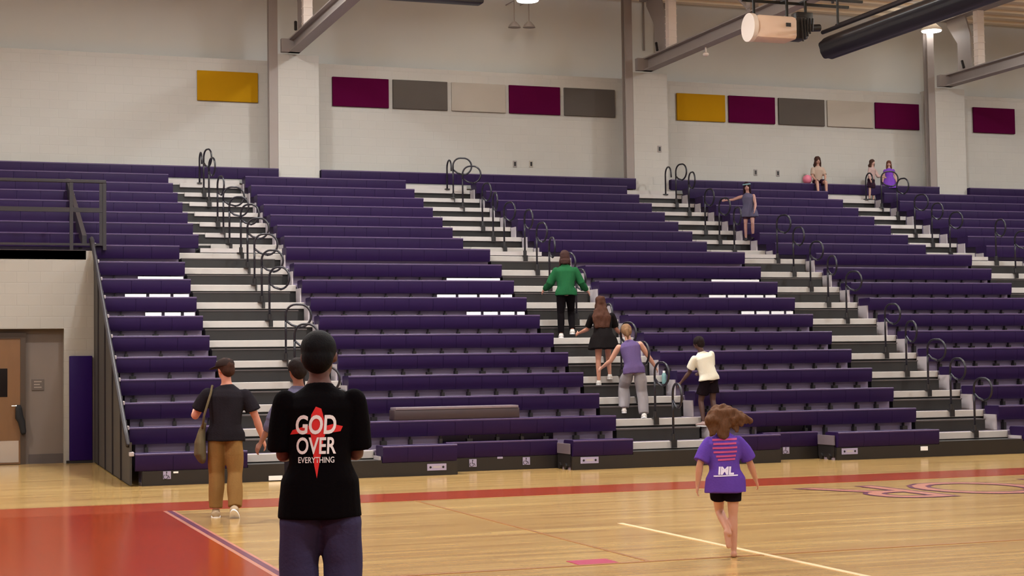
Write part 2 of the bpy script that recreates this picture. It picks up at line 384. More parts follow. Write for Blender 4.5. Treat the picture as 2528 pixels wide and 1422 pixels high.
for i, (a, b, lab) in enumerate([(1271, 405, 'small grey wall outlet above the middle bleachers, left of its pair'), (1311, 405, 'small pale wall outlet above the middle bleachers, right of its pair'),
                   (1628, 368, 'tiny dark outlet on the pilaster beside the second column'), (1865, 426, 'small grey wall outlet above the seats right of the climbing girl'),
                   (1920, 428, 'small grey wall outlet left of the seated girl')]):
    Yo = 36.15 if i == 2 else YW
    p = on_y(a, b, Yo)
    o = MB().box(p.x-.05, p.x+.05, Yo-.015, Yo-.001, p.z-.08, p.z+.08, .004).build('wall_outlet', M['lightp'] if i == 1 else M['steel'])
    MB().box(p.x-.025, p.x+.025, Yo-.018, Yo-.012, p.z-.05, p.z+.05).build('socket', M['stepdark'], o)
    tag(o, lab, 'outlet', 'wall outlets')

# ------------------------------------------------------------------ roof steel
for i in range(4):
    a, b = PIL[i]; x = a+.36
    nm = ['first', 'second', 'third', 'fourth'][i]
    zb_, zt_ = 8.78, 9.09
    t = thing('roof_truss', 'grey steel roof truss reaching over the court from the %s wall column' % nm, 'roof truss', (x, 36.15, zb_), group='steel roof trusses')
    Lb = 44.0
    MB().box(-.13, .13, -Lb, 0, 0, .03).box(-.13, .13, -Lb, 0, .28, .31).box(-.015, .015, -Lb, 0, .03, .28).build('bottom_chord', M['steel'], t)
    MB().box(-.3, .13, -.15, 0, .0, .3).build('column_stub', M['steel'], t)
    MB().box(-.16, .16, -Lb, 0, ZC-zb_-.35, ZC-zb_-.08).build('top_chord', M['steel'], t)
    for k, y in enumerate((-1.45,) + tuple(-5.5-4*j for j in range(9))):
        v = MB()
        v.box(-.1, .1, y-.09, y+.09, .31, ZC-zb_-.35)
        for z in range(8): v.box(-.11, .11, y-.1, y+.1, .38+.17*z, .40+.17*z)
        v.build('truss_post', M['white'] if k == 0 else M['steel'], t)
        if k: MB().tube([(0, y, .31), (0, y+2, ZC-zb_-.35)], .045, 8).build('truss_diagonal', M['steel'], t)
    MB().prism_x([(-.55, .31), (-1.1, .31), (-1.1, 1.2), (-.9, 1.72), (-.1, 1.72), (-.1, 1.6), (-.55, 1.05)], -.02, .02).build('gusset_plate', M['steel'], t)
    o = MB().tube([(0, 0, 0), (.02, .1, .2)], .035, 8).build('clamp', M['black']); o.location = (x-.16, 36.15-1.0, zb_+.33)
    tag(o, 'small black clamp standing on the %s roof truss near the wall' % nm, 'clamp', 'clamps on the trusses')
p = on_y(1748, 149, 32.9)
tag(MB().ell((0, 0, 0), (.07, .07, .05), n=8).box(-.015, .015, -.015, .015, .04, .19).build('smoke_sensor', M['white'], None, True), 'small white round sensor under the second truss', 'sensor')
bpy.context.scene.collection.objects['smoke_sensor'].location = (PIL[1][0]+.36, 32.9, 8.6)
# conduits on the upper wall by the second column
for n_, (pp, lab) in enumerate([([(1588, 0), (1590, 125)], 'thin grey conduit nearest the second column on the upper wall'), ([(1617, 20), (1615, 130)], 'thin grey conduit with a round box beside the second column'),
                                ([(1640, 0), (1650, 60)], 'thin grey conduit furthest right of the second column')]):
    pts = [on_y(x_, y_, YU-.04) for x_, y_ in pp]
    pts = [pts[0], Vector((pts[0].x, pts[1].y, max(pts[1].z, ZS+.05)))]
    o = MB().tube(pts, .022, 8).build('wall_conduit', M['steel'], None, True)
    tag(o, lab, 'conduit', 'conduits on the upper wall')
# twin horn lights high on the wall
for px, lab in ((1270, 'left of the twin faint grey lamps high on the middle wall'), (1306, 'right of the twin faint grey lamps high on the middle wall')):
    p = on_y(px, 62, 36.9)
    o = MB().loft([((0, 0, -.06), .16, .13), ((0, 0, 0), .13, .1), ((0, 0, .08), .05, .05)]).tube([(0, 0, .05), (0, .0, .6), (0, .6, .62)], .015, 6).build('wall_floodlight', M['steel'], None, 'auto')
    o.location = (p.x, p.y, p.z); tag(o, lab, 'lamp', 'twin wall lamps')

# curtain winch and roll
YR = 27.0
def rx(px, py, Y=YR): return on_y(px, py, Y)
c0 = rx(1850, 68); c1 = rx(1955, 72)
w_ = thing('curtain_winch', 'white motor housing with black gearbox hung from the ceiling beside the second truss', 'winch', ((c0.x+c1.x)/2, YR, c0.z))
hw = (c1.x-c0.x)/2
MB().box(-hw+.04, hw, -.24, .24, -.23, .22, .08).build('motor_housing', mat('cream_housing', srgb(226, 200, 180), .5), w_, 'auto')
MB().loft([((-hw-.03, 0, 0), .27, .27), ((-hw+.06, 0, 0), .27, .27)], side=(0, 1, 0), n=24).build('end_cap', M['white'], w_, 'auto')
MB().box(hw-.28, hw-.18, -.29, -.275, .0, .07).build('label_plate', M['black'], w_)
g = MB().box(hw, hw+.25, -.17, .17, -.19, .24, .03).tube([(hw+.25, 0, .05), (hw+.6, 0, .08)], .07, 10).box(hw+.05, hw+.4, -.12, .12, .1, .34, .02)
for k in range(5): g.tube([(hw+.1+.06*k, -.2, .2), (hw+.1+.05*k, -.24, -.25+.05*k)], .02, 6)
g.build('gearbox', M['black'], w_, 'auto')
h = MB()
for yy in (-.25, .25): h.box(-hw-.02, hw+1.4, yy-.02, yy+.02, .55, .6)
for xx in (-hw+.1, hw-.1, hw+.3): h.box(xx-.015, xx+.015, -.27, .27, .57, .6).box(xx-.02, xx+.02, -.02, .02, .22, .57)
for xx in (-hw+.1, hw+.9): h.box(xx-.02, xx+.02, -.02, .02, .57, ZC-.07-c0.z)
h.build('hanger_frame', M['stepdark'], w_)
e0 = rx(2035, 118, 26.6)
ex, ez = e0.x, e0.z
t = thing('rolled_curtain', 'long black rolled divider curtain hanging below the ceiling at upper right', 'rolled curtain', (ex+.1, 26.6, ez))
Lr = 34
ro = MB()
prof = []
for k in range(36):
    a_ = 2*PI*k/36; rr = .215*(1+.06*math.sin(5*a_)+.03*math.sin(9*a_+1))
    prof.append((rr*math.cos(a_), rr*math.sin(a_)))
ro.prism_y(prof, -Lr, 0); ro.build('curtain_roll', mat('black_vinyl', srgb(20, 16, 20), .35, bump=.3, bscale=8, stretch=(1, .1, 1)), t, 'auto')
MB().tube([(-.1, .05, .3), (-.1, -Lr, .3)], .04, 8).tube([(.2, .05, .45), (.2, -Lr, .45)], .03, 8).build('drive_pipe', M['brown'], t, True)
for k in range(8):
    MB().box(-.1, -.07, -.5-4*k, -.46-4*k, .3, ZC-.07-ez).build('hanger_strap', M['stepdark'], t)
p = rx(575, -8, 30)
o = MB().box(-.55, .25, -.3, .3, 0, .45, .05).build('ceiling_box', mat('cream_box', srgb(236, 206, 188), .5), None, 'auto'); o.location = (p.x, 30, p.z)
MB().box(-.2, -.17, -.02, .02, .45, ZC-p.z).build('hanger_rod', M['steel'], o)
tag(o, 'pale cream box hanging at the very top edge above the gold panel', 'box')
p = on_y(1190, 12, 28)
o = MB().box(-1.9, 0, -.15, .15, 0, .3, .04).build('ceiling_speaker', M['black'], None, 'auto'); o.location = (p.x, 28, p.z)
MB().box(-.95, -.9, -.02, .02, .3, ZC-.07-p.z).build('hanger_rod', M['steel'], o)
MB().box(-1.2, -.5, -.17, -.15, .05, .25, .005).build('grille', M['stepedge'], o)
tag(o, 'long black fixture hanging at the top edge left of the ceiling lamp', 'speaker')

# ------------------------------------------------------------------ bleachers
YF, RUN, RISE, ZS1 = 23.2931, .6773, .345, .453
RU, HU, GAP, HG = .6927, .2747, 1.1218, .302
def rowpos(n):
    if n <= 11: return YF+(n-1)*RUN, ZS1+(n-1)*RISE
    return YF+10*RUN+GAP+(n-12)*RU, ZS1+10*RISE+HG+(n-12)*HU
def deckz(n):                                   # foot deck of row n
    if n <= 11: return rowpos(n)[1]-.42
    return 3.80 if n == 12 else rowpos(n-1)[1]-.145
X0 = 2.67
SEC = [(X0, 4.27), (6.25, 10.29), (12.02, 15.87), (17.55, 21.43), (23.08, 32.0)]
USEC = [(XL+.1, 4.79), (6.45, 10.10), (11.78, 15.56), (17.2, 21.01), (22.62, 32.0)]
AIS = [(4.27, 6.25), (10.29, 12.02), (15.87, 17.55), (21.43, 23.08)]
UAIS = [(4.79, 6.45), (10.10, 11.78), (15.56, 17.2), (21.01, 22.62)]
SECN = ['left of the first stair aisle', 'between the first and second stair aisles', 'between the second and third stair aisles',
        'between the third and fourth stair aisles', 'right of the fourth stair aisle']
REC = [(7.42, 9.27), (12.88, 13.92)]            # front row pieces pushed back
SEATP = [(.014, 0), (.003, -.004), (0, -.014), (.0, -.13), (.012, -.215), (.03, -.243), (.06, -.245), (.38, -.14), (.42, -.04), (.40, -.004), (.36, 0)]
SEATU = [(.014, 0), (.003, -.004), (0, -.014), (.0, -.16), (.008, -.255), (.03, -.266), (.06, -.26), (.38, -.14), (.42, -.04), (.40, -.004), (.36, 0)]
def seat_mesh(L, SEATP=SEATP):
    mb = MB(); n = max(1, round(L/.457)); w = L/n
    for i in range(n): mb.prism_x(SEATP, i*w+.002, (i+1)*w-.002)
    for i in range(n+1):
        x = min(max(i*w, .012), L-.012); mb.prism_x([(.05, .004), (.004, -.008), (-.004, -.03), (.0, -.05), (.05, -.03)], x-.012, x+.012)
    return mb.mesh('seat', M['purple'], 'auto')
def lip_sheen_mesh(L): return MB().prism_x([(.03, .003), (.004, .002), (-.004, -.004), (-.005, -.022), (.004, -.024), (.004, -.004), (.03, -.002)], .001, L-.001).mesh('seat_lip_sheen', M['lip'], 'auto')  # thin strip added to carry the painted edge reflection
_lm = {}
_sm = {}
brk = MB().box(-.025, .025, .06, .15, -.419, -.29).box(-.01, .01, .1, .14, -.29, -.2).mesh('bracket', M['black'])
brk2 = MB().box(-.05, .04, .06, .15, -.419, -.3).box(-.01, .01, .1, .14, -.3, -.2).mesh('bracket', M['black'])
def bench(xa, xb, n, label, dy=0.0, brackets=True, grp='purple bleacher benches'):
    Y, z = rowpos(n)
    t = thing('bleacher_bench', label, 'bench', (xa, Y+dy, z), group=grp)
    L = round(xb-xa, 3)
    ky = (L, n > 11)
    if ky not in _sm: _sm[ky] = seat_mesh(L, SEATU if n > 11 else SEATP)
    link('seat', _sm[ky], t)
    if L not in _lm: _lm[L] = lip_sheen_mesh(L)
    link('seat_lip_sheen', _lm[L], t)
    if brackets:
        m_ = max(2, int(L/.43))
        for i in range(m_):
            link('bracket', random.choice([brk, brk, brk2]), t, ((i+.5)*L/m_ + random.uniform(-.06, .06), 0, 0))
    return t
for s_, (xa, xb) in enumerate(SEC):
    for n in range(1, 12):
        if s_ == 0: xa = X0 + .009*(n-1)
        if n == 1:
            cuts = [xa, xb]
            for a, b in REC:
                for q_ in (a, b):
                    if xa < q_ < xb: cuts.append(q_)
            cuts.sort()
            for i in range(len(cuts)-1):
                a, b = cuts[i], cuts[i+1]; mid = (a+b)/2
                rec = any(r0 < mid < r1 for r0, r1 in REC)
                lab = 'purple front row bench %s' % SECN[s_]
                if len(cuts) > 2: lab = 'purple front row bench, %s, %s' % ('pushed back piece' if rec else ('left piece' if i == 0 else 'right piece'), SECN[s_])
                bench(a+.01, b-.01, 1, lab, .62 if rec else 0, True)
        else:
            bench(xa, xb, n, 'purple bench %s, %s row up from the floor' % (SECN[s_], ORD[n-1]), 0, n <= 10)
for s_, (xa, xb) in enumerate(USEC):
    for n in range(12, 19):
        bench(xa, xb, n, 'upper purple bench %s, %s row up' % (SECN[s_], ORD[n-1]), 0, False, 'purple benches of the upper tier')
edges = [XL+.1] + [v for a, b in PIL for v in (a-.0, b+.0)] + [32.0]
TOPN = ['left of the first wall column', 'between the first and second wall columns', 'between the second and third wall columns', 'right of the third wall column']
for i in range(4):
    a, b = edges[2*i]+.02, min(edges[2*i+1]-.02, 34)
    if b > a: bench(a, b, 19, 'dark purple topmost bench against the wall %s' % TOPN[i], 0, False, 'purple benches of the upper tier')
# platforms (decks + risers) under the seats
def deck_part(xa, xb, n, parent, front_y=None):
    Y, z = rowpos(n); d_ = deckz(n)
    y0 = (rowpos(n-1)[0]+.45) if n > 1 else Y+.12
    if n == 12: y0 = rowpos(11)[0]+.45
    y1 = Y+.45
    if front_y is not None: y0 = front_y
    if n == 19: y1 = 36.13
    zb_ = max(0.0, d_-.5)
    if n > 11: zb_ = d_-.4
    o = MB().box(0, xb-xa, y0-Y, y1-Y, d_-.04-z, d_-z).build('deck', M['deck'], parent); o.location = (xa, Y, z)
    dn = deckz(n+1) if n < 19 else None
    if dn:
        r_ = MB().box(0, xb-xa, .43, .45, d_-z, dn-.0-z)
        if n < 12: r_.box(0, xb-xa, .155, .165, d_-z, -.225)
        o = r_.build('riser', M['riser'], parent); o.location = (xa, Y, z)
for s_, (xa, xb) in enumerate([(2.78, SEC[0][1])] + SEC[1:]):
    t = thing('bleacher_platform', 'grey tiered platform under the lower purple benches %s' % SECN[s_], 'bleacher', ((xa+xb)/2, YF, 0), group='tiered bleacher platforms')
    segs = sorted([xa, xb] + [q_ for r_ in REC for q_ in r_ if xa < q_ < xb])
    for i in range(len(segs)-1):
        a, b = segs[i], segs[i+1]
        if any(r0 < (a+b)/2 < r1 for r0, r1 in REC):
            Y, z = rowpos(1)
            MB().box(a, b, Y+.75, Y+1.07, -.0+.01, .033).build('deck', M['deck'], t)
            MB().box(a, b, Y+1.05, Y+1.07, .033, deckz(2)).build('riser', M['riser'], t)
            MB().box(a, b, Y+1.07, Y+RUN+.45, deckz(2)-.04, deckz(2)).build('deck', M['deck'], t)
            MB().box(a, b, Y+RUN+.43, Y+RUN+.45, deckz(2), deckz(3)).build('riser', M['riser'], t)
        else:
            deck_part(a, b, 1, t); deck_part(a, b, 2, t)
    for n in range(3, 12): deck_part(xa, xb, n, t)
    if s_ != 3:  # white boards added to imitate glowing streaks under the benches
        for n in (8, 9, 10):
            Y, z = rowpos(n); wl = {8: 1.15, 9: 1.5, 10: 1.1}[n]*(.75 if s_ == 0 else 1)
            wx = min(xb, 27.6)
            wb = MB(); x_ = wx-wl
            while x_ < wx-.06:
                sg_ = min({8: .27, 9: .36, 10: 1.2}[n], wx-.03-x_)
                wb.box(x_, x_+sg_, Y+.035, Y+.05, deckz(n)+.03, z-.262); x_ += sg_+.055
            wb.build('bright_streak_board', M['whitep'], t)
    for o in t.children: o.matrix_parent_inverse = Matrix.Translation((-(xa+xb)/2, -YF, 0))
    # black front boxes of the first row
    segs = [xa, xb]
    for a, b in REC:
        for q_ in (a, b):
            if xa < q_ < xb: segs.append(q_)
    segs.sort()
    for i in range(len(segs)-1):
        a, b = segs[i], segs[i+1]; rec = any(r0 < (a+b)/2 < r1 for r0, r1 in REC)
        dy = .62 if rec else 0
        o = MB().box(a, b, YF+.03+dy, YF+.1+dy, 0.0, .205).build('front_fascia', M['base'], t); o.matrix_parent_inverse = Matrix.Translation((-(xa+xb)/2, -YF, 0))
    if s_ > 0:
        for n in range(1, 12):
            Y, z = rowpos(n); dn = deckz(n+1)
            o = MB().box(xa-.03, xa-.004, Y+.06, Y+.40, deckz(n)+.0, deckz(n)+.27).build('end_plate', M['endplate'], t); o.matrix_parent_inverse = Matrix.Translation((-(xa+xb)/2, -YF, 0))
for s_, (xa, xb) in enumerate(USEC):
    t = thing('bleacher_platform', 'grey tiered platform under the upper purple benches %s' % SECN[s_], 'bleacher', ((xa+xb)/2, 30, 3), group='tiered bleacher platforms')
    for n in range(12, 20): deck_part(xa, xb, n, t)
    if s_ > 0:
        for n in range(12, 19):
            Y, z = rowpos(n); dn = deckz(n+1)
            MB().box(xa-.03, xa-.004, Y+.1, Y+.36, deckz(n)+.0, dn-.02).build('end_plate', M['endplate'], t)
    for o in t.children: o.matrix_parent_inverse = Matrix.Translation((-(xa+xb)/2, -30, -3))
# recess left sides of front pieces
for a in (9.27, 13.92):
    o = MB().box(a-.03, a-.005, YF+.08, YF+.6, .24, .4, .004).build('bleacher_end_cover', mat('grey_cover', srgb(104, 92, 98), .5))
    MB().box(a-.02, a-.005, YF+.1, YF+.6, .05, .24).tube([(a-.04, YF+.25, .05), (a-.01, YF+.25, .05)], .05, 12).tube([(a-.04, YF+.5, .05), (a-.01, YF+.5, .05)], .05, 12).build('wheel_frame', M['black'], o)
    tag(o, 'grey end cover closing the front row step %s' % ('near the second stair aisle' if a < 10 else 'near the third stair aisle'), 'cover', 'end covers of front bleachers')
# stair aisles
AN = ['first', 'second', 'third', 'fourth']
for i in range(4):
    xa, xb = AIS[i]; ua, ub = UAIS[i]
    t = thing('stair_aisle', 'lower flight of the %s stair aisle from the left, pale nosings over dark steps' % AN[i], 'stairs', ((xa+xb)/2, YF, 0), group='stair aisles in the bleachers')
    inv = Matrix.Translation((-(xa+xb)/2, -YF, 0))
    fr = MB().box(xa, xb, YF+.03, YF+.1, 0, .25); fr.build('front_fascia', M['base'], t)
    for n in range(1, 12):
        Y, z = rowpos(n); dz = deckz(n); dn = deckz(n+1); y0 = Y+.45
        MB().box(xa, xb, y0, y0+RUN+.03 if n < 11 else y0+1.5, dn-.03, dn-.005).build('tread', M['deck'], t)
        MB().box(xa+.02, xb-.02, y0-.03, y0+.01, dn-.115, dn, .008).build('nosing', M['nosing'], t)
        MB().box(xa, xb, y0+.01, y0+.03, dz, dn-.03).build('riser', M['stepdark'], t)
        hb = dz+.2
        if n == 1: continue
        MB().box(xa+.06, xb-.2, Y+.13, y0, max(dz, 0.16 if n == 1 else dz)+.0, hb-.02).build('half_step', M['stepdark'], t)
        MB().box(xa+.05, xb-.19, Y+.12, y0, hb-.02, hb).build('half_step_edge', M['stepedge'], t)
    MB().box(xa+.01, xb-.01, YF+.1, YF+.44, .02, .25).build('bottom_step', M['stepdark'], t)
    for o in t.children: o.matrix_parent_inverse = inv
    t = thing('stair_aisle', 'upper flight of the %s stair aisle from the left, pale nosings over dark steps' % AN[i], 'stairs', ((ua+ub)/2, 31, 3.8), group='upper stair flights')
    inv = Matrix.Translation((-(ua+ub)/2, -31, -3.8))
    # upper flight
    MB().box(ua, ub, rowpos(11)[0]+2.0, rowpos(12)[0]+.45, 3.77, 3.80).build('tread', M['deck'], t)
    Y, z = rowpos(12); hb = 4.06
    for n in range(12, 19):
        Y, z = rowpos(n); dz = deckz(n); dn = deckz(n+1); y0 = Y+.45
        if n == 12:
            MB().box(ua+.02, ub-.02, y0-.5, y0, dz, dz+.13).build('half_step', M['stepdark'], t)
            MB().box(ua+.02, ub-.02, y0-.53, y0-.5, dz+.06, dz+.14).build('nosing', M['nosing'], t)
        MB().box(ua, ub, y0, y0+RU+.03 if n < 18 else 36.13, dn-.03, dn-.005).build('tread', M['deck'], t)
        MB().box(ua+.3, ub-.02, y0-.04, y0+.01, dn-.09, dn, .006).box(ua+.0, ua+.3, y0-.005, y0+.02, dn-.03, dn+.003).build('nosing', M['nosing'], t)
        MB().box(ua, ub, y0+.01, y0+.03, dz, dn-.03).build('riser', M['stepdark'], t)
    MB().box(ua-.3, ub, rowpos(19)[0]+.03, rowpos(19)[0]+.07, deckz(19), deckz(19)+.13).build('nosing', M['nosing'], t)
    for o in t.children: o.matrix_parent_inverse = inv

# ------------------------------------------------------------------ handrails
def rail_pts(H=.92, L=.42, D=.38):
    # P shaped rail in the local YZ plane, loop towards -Y (down the stairs)
    pts = [(0, 0, 0), (0, 0, H-.42), (0, 0, H-.28)]
    r = .17
    cx, cz = -.0, H-.17
    for k in range(0, 7): 
        a = PI - k*PI/12*1.0
        pts.append((0, -(0.17+0.17*math.cos(a)), cz+.17*math.sin(a)))
    y_e = -(L-.19)
    for k in range(1, 15):
        a = PI/2 - k*PI/14
        pts.append((0, y_e-.19*math.cos(a)*1.0, H-.19+.19*math.sin(a)))
    pts += [(0, -.25, H-.385), (0, -.10, H-.34), (0, -.01, H-.27)]
    return pts
def make_rail():
    t = thing('handrail', 'x', 'handrail')
    pts = rail_pts()
    MB().tube(pts[:3], .019, 8).build('post', M['rail'], t, True)
    MB().tube(pts[2:], .019, 8).build('loop', M['rail'], t, True)
    MB().box(-.05, .05, -.03, .06, 0, .025).box(-.045, .045, -.04, -.02, -.1, .02).tube([(0, 0, .02), (0, 0, .12)], .035, 10).build('base_bracket', M['black'], t)
    return t
rail0 = None
def rail_at(x, y, z, yaw, label):
    global rail0
    if rail0 is None: t = rail0 = make_rail()
    else: t = copy_tree(rail0)
    t.location = (x, y, z); t.rotation_euler = (0, 0, yaw); t['label'] = label; t['group'] = 'black looped aisle handrails'
YAWS = {(0, 17): .25, (1, 17): 1.25, (1, 16): 1.0, (2, 17): .2, (3, 17): 1.2}
for i in range(4):
    xa, xb = AIS[i]; ua, ub = UAIS[i]
    for n in list(range(17, 11, -1)) + list(range(11, 0, -1)):
        if n in (6, 15): continue
        Y, z = rowpos(n)
        x = ([5.5, 11.13, 16.7, 22.36] if n > 15 else [5.45, 11.12, 16.42, 21.93])[i] if n > 11 else [5.47, 11.16, 16.85, 22.35][i]
        if i == 0: yaw = .15+.1*(n % 2) if n > 13 else [.9, 1.2, 1.0, .75][n % 4]
        else: yaw = [.05, .25, -.1, .15][(n+i) % 4]
        yaw = YAWS.get((i, n), yaw)
        rail_at(x, Y+.40, deckz(n+1)-.005, yaw, 'black looped handrail on the %s stair aisle beside the %s bench row up' % (AN[i], ORD[n-1]))
for i, (ua, ub) in enumerate(UAIS):      # low arched rails at the head of each aisle
    Y, z = rowpos(18)
    t = thing('arched_rail', 'low black arched rail at the head of the %s stair aisle' % AN[i], 'handrail', ([5.56, 11.25, 16.8, 22.4][i]-.04, Y+.42, deckz(19)-.005), 0, 'arched rails at aisle heads')
    pts = [(0, 0, 0), (0, 0, .5)] + [(0, -.16+.16*math.cos(a), .5+.17*math.sin(a)) for a in [k*PI/8 for k in range(1, 9)]] + [(0, -.33, .4)]
    MB().tube(pts, .019, 8).build('arch', M['rail'], t, True)
    MB().box(-.05, .05, -.04, .06, 0, .03).build('base_bracket', M['black'], t)

# ------------------------------------------------------------------ guard rails and bleacher end
gt = thing('guard_rail', 'dark bronze guard rail along the edge above the door wall', 'guard rail', (0, YD+.1, 3.8))
gx1 = on_y(262, 500, YD+.1).x; gx2 = on_y(176, 500, YD+.1).x
zt = on_y(100, 441, YD+.1).z - 3.8
MB().box(XL+.1, gx1, -.03, .03, zt-.06, zt, .01).build('top_rail', M['brown'], gt)
MB().box(XL+.1, gx1, -.02, .02, .68, .76).build('mid_rail', M['brown'], gt)
MB().box(XL+.1, gx1, -.02, .02, .08, .12).build('bottom_rail', M['brown'], gt)
xs = [gx1-.03, gx2] + [gx2-1.75*k for k in range(1, 6)]
for x in xs: MB().box(x-.03, x+.03, -.03, .03, 0, zt-.06).build('post', M['brown'], gt)
MB().box(gx1-.12, gx1, -.012, .012, .1, zt-.05).build('infill_panel', M['brown'], gt)
sl = MB().box(XL, X0-.08, YD, 31.9, 3.62, 3.795).build('floor_upper_slab', mat('slab_edge', srgb(40, 28, 30), .6)); sl['kind'] = 'structure'
# sloping end closure
et = thing('bleacher_end_screen', 'dark sloping screen closing the left end of the lower bleachers', 'screen', (X0-.05, YF, 0), -.0175)
pr = [(0, .02)]
pr += [(-.02, .62)]
for n in range(1, 12):
    Y, z = rowpos(n); pr += [(Y-YF+.05, z+.10), (Y-YF+.45, z+.14)]
pr += [(rowpos(12)[0]-YF-.1, 4.1), (YD-YF-.05+.0, 3.4), (YD-YF-.05, .02)]
pr = [(y, z) for y, z in pr]
MB().prism_x(pr, -.015, .015).build('screen_panel', M['curtain'], et)
rl = []
for n in range(1, 12):
    Y, z = rowpos(n); rl.append((-.03, Y-YF+.05, z+.12))
MB().tube(rl, .035, 8).build('slanted_rail', M['brown'], et, True)
for n in range(1, 12):
    Y, z = rowpos(n)
    MB().box(-.02, .045, Y-YF-.03, Y-YF+.08, z-.03, z+.03, .01).build('end_clip', M['endplate'], et)
for y in (1.2, 2.6, 4.0, 5.4): MB().box(-.04, -.015, y, y+.05, .02, ZS1+.5*y, 0).build('screen_post', M['brown'], et)
ut = thing('sloping_divider_rail', 'thick dark sloping rail rising across the upper benches above the door wall', 'guard rail', (X0-.06, rowpos(12)[0], deckz(12)))
Y12, z12 = rowpos(12); d12 = deckz(12)
MB().prism_x([(-.75, .12), (-.75, .3), (3.1, 1.78), (3.1, 1.5), (.2, .38)], -.04, .04).build('sloping_panel', M['brown'], ut)
for n in range(12, 17):
    Y, z = rowpos(n)
    MB().box(.035, .06, Y-Y12+.05, Y-Y12+.11, z-d12+.08, z-d12+.14, .01).build('bolt', M['endplate'], ut)
    MB().box(-.03, .03, Y-Y12+.1, Y-Y12+.16, deckz(n)-d12, z-d12+.1).build('post', M['brown'], ut)

# small plates on the black fronts
def plate(name, px, py, w, h, material, lab, icon=None, dy=0.0):
    p = on_y(px, py, YF+.03+dy)
    o = MB().box(-w/2, w/2, -.012, 0, -h/2, h/2, .003).build(name, material); o.location = (p.x, YF+.029+dy, p.z)
    tag(o, lab, 'sign', 'small plates on the black bleacher fronts')
    if icon == 'ada':
        i_ = MB().tube([(-.005, -.014, .03), (-.012, -.014, -.005), (.02, -.014, -.008), (.035, -.014, -.04)], .005, 6).ell((-.005, -.014, .042), (.01, .004, .01), n=6)
        i_.tube([(-.02+.03*math.cos(a), -.014, -.022+.03*math.sin(a)) for a in [k*PI/8+2 for k in range(12)]], .004, 6)
        i_.build('wheelchair_symbol', M['base'], o)
    if icon == 'dots':
        for sx in (-1, 1): MB().ell((sx*w*.33, -.013, 0), (.018, .006, .018), n=8).build('screw', M['base'], o)
        MB().box(-w*.2, w*.2, -.014, -.011, -.012, .018).build('label_strip', M['endplate'], o)
    return o
plate('accessible_sign', 412, 1173, .11, .11, M['lav'], 'small wheelchair plate on the black front left of the first stair aisle', 'ada')
plate('label_plate', 434, 1166, .07, .025, M['whitep'], 'tiny white strip beside the leftmost wheelchair plate')
plate('label_plate', 680, 1180, .2, .065, M['whitep'], 'white label on the black front of the first stair aisle')
plate('label_plate', 1078, 1153, .3, .1, M['lav'], 'grey plate with two screws under the left front row bench', 'dots')
plate('accessible_sign', 1167, 1143, .12, .12, M['lav'], 'wheelchair plate on the left of the pushed back black front', 'ada', .62)
plate('label_plate', 1234, 1130, .09, .03, M['lav'], 'tiny grey strip between the two wheelchair plates', None, .62)
plate('accessible_sign', 1299, 1138, .12, .12, M['lav'], 'wheelchair plate on the right of the pushed back black front', 'ada', .62)
plate('label_plate', 1455, 1136, .3, .1, M['lav'], 'grey plate with two screws left of the second stair aisle', 'dots')
plate('accessible_sign', 1940, 1112, .12, .11, M['lav'], 'wheelchair plate on the black front behind the running girl', 'ada', .62)
plate('label_plate', 2097, 1114, .3, .1, M['lav'], 'grey plate with two screws left of the third stair aisle', 'dots')
plate('label_plate', 2281, 1107, .14, .07, M['whitep'], 'small white label on the black front just left of the third stair aisle')
# folded dark platform resting on the second row
a = on_y(968, 1030, 24.15).x; b = on_y(1276, 1030, 24.15).x
zf = rowpos(2)[1]+.002
t = thing('folded_platform', 'long dark folded box lying on the second bench row', 'folded platform', (a, 24.02, zf))
MB().box(0, b-a, 0, .3, 0, .16, .01).build('body', mat('dark_box', srgb(58, 42, 44), .5), t, 'auto')
MB().box(.02, b-a-.02, -.012, .31, .16, .2, .006).build('lid', mat('box_lid', srgb(120, 106, 112), .45), t, 'auto')
#PEOPLE
# ------------------------------------------------------------------ people
V3 = Vector
def solid(mb, name, material, parent, voxel, smooth=3, wr=0.0, ws=6.0, seed=0.0):
    me = bpy.data.meshes.new(name); me.from_pydata(mb.v, [], mb.f)
    bm = bmesh.new(); bm.from_mesh(me); bmesh.ops.recalc_face_normals(bm, faces=bm.faces); bm.to_mesh(me); bm.free()
    o = bpy.data.objects.new('tmp', me); COL.objects.link(o)
    r = o.modifiers.new('r', 'REMESH'); r.mode = 'VOXEL'; r.voxel_size = voxel; r.use_smooth_shade = True
    if smooth:
        sm = o.modifiers.new('s', 'SMOOTH'); sm.factor = .5; sm.iterations = smooth
    bpy.context.view_layer.update()
    out = bpy.data.meshes.new_from_object(o.evaluated_get(bpy.context.evaluated_depsgraph_get()))
    bpy.data.objects.remove(o); bpy.data.meshes.remove(me)
    out.name = name; out.materials.clear(); out.materials.append(material)
    if wr > 0:
        ns = [v.normal.copy() for v in out.vertices]
        for v, nn in zip(out.vertices, ns):
            p = v.co*ws; v.co += nn*wr*noise.noise(V3((p.x+seed, p.y, p.z*.55)))
    out.shade_smooth()
    return link(name, out, parent)
def nrm(v): return V3(v).normalized()
def chain(mb, pts, side=(1, 0, 0)):
    # pts: (pos, ra, rb); limb with rounded joints
    mb.loft(pts, side)
    mb.ell(pts[0][0], (pts[0][1]*.99,)*3, n=8); mb.ell(pts[-1][0], (pts[-1][1]*.99,)*3, n=8)
def lerp(a, b, t): return V3(a)*(1-t) + V3(b)*t
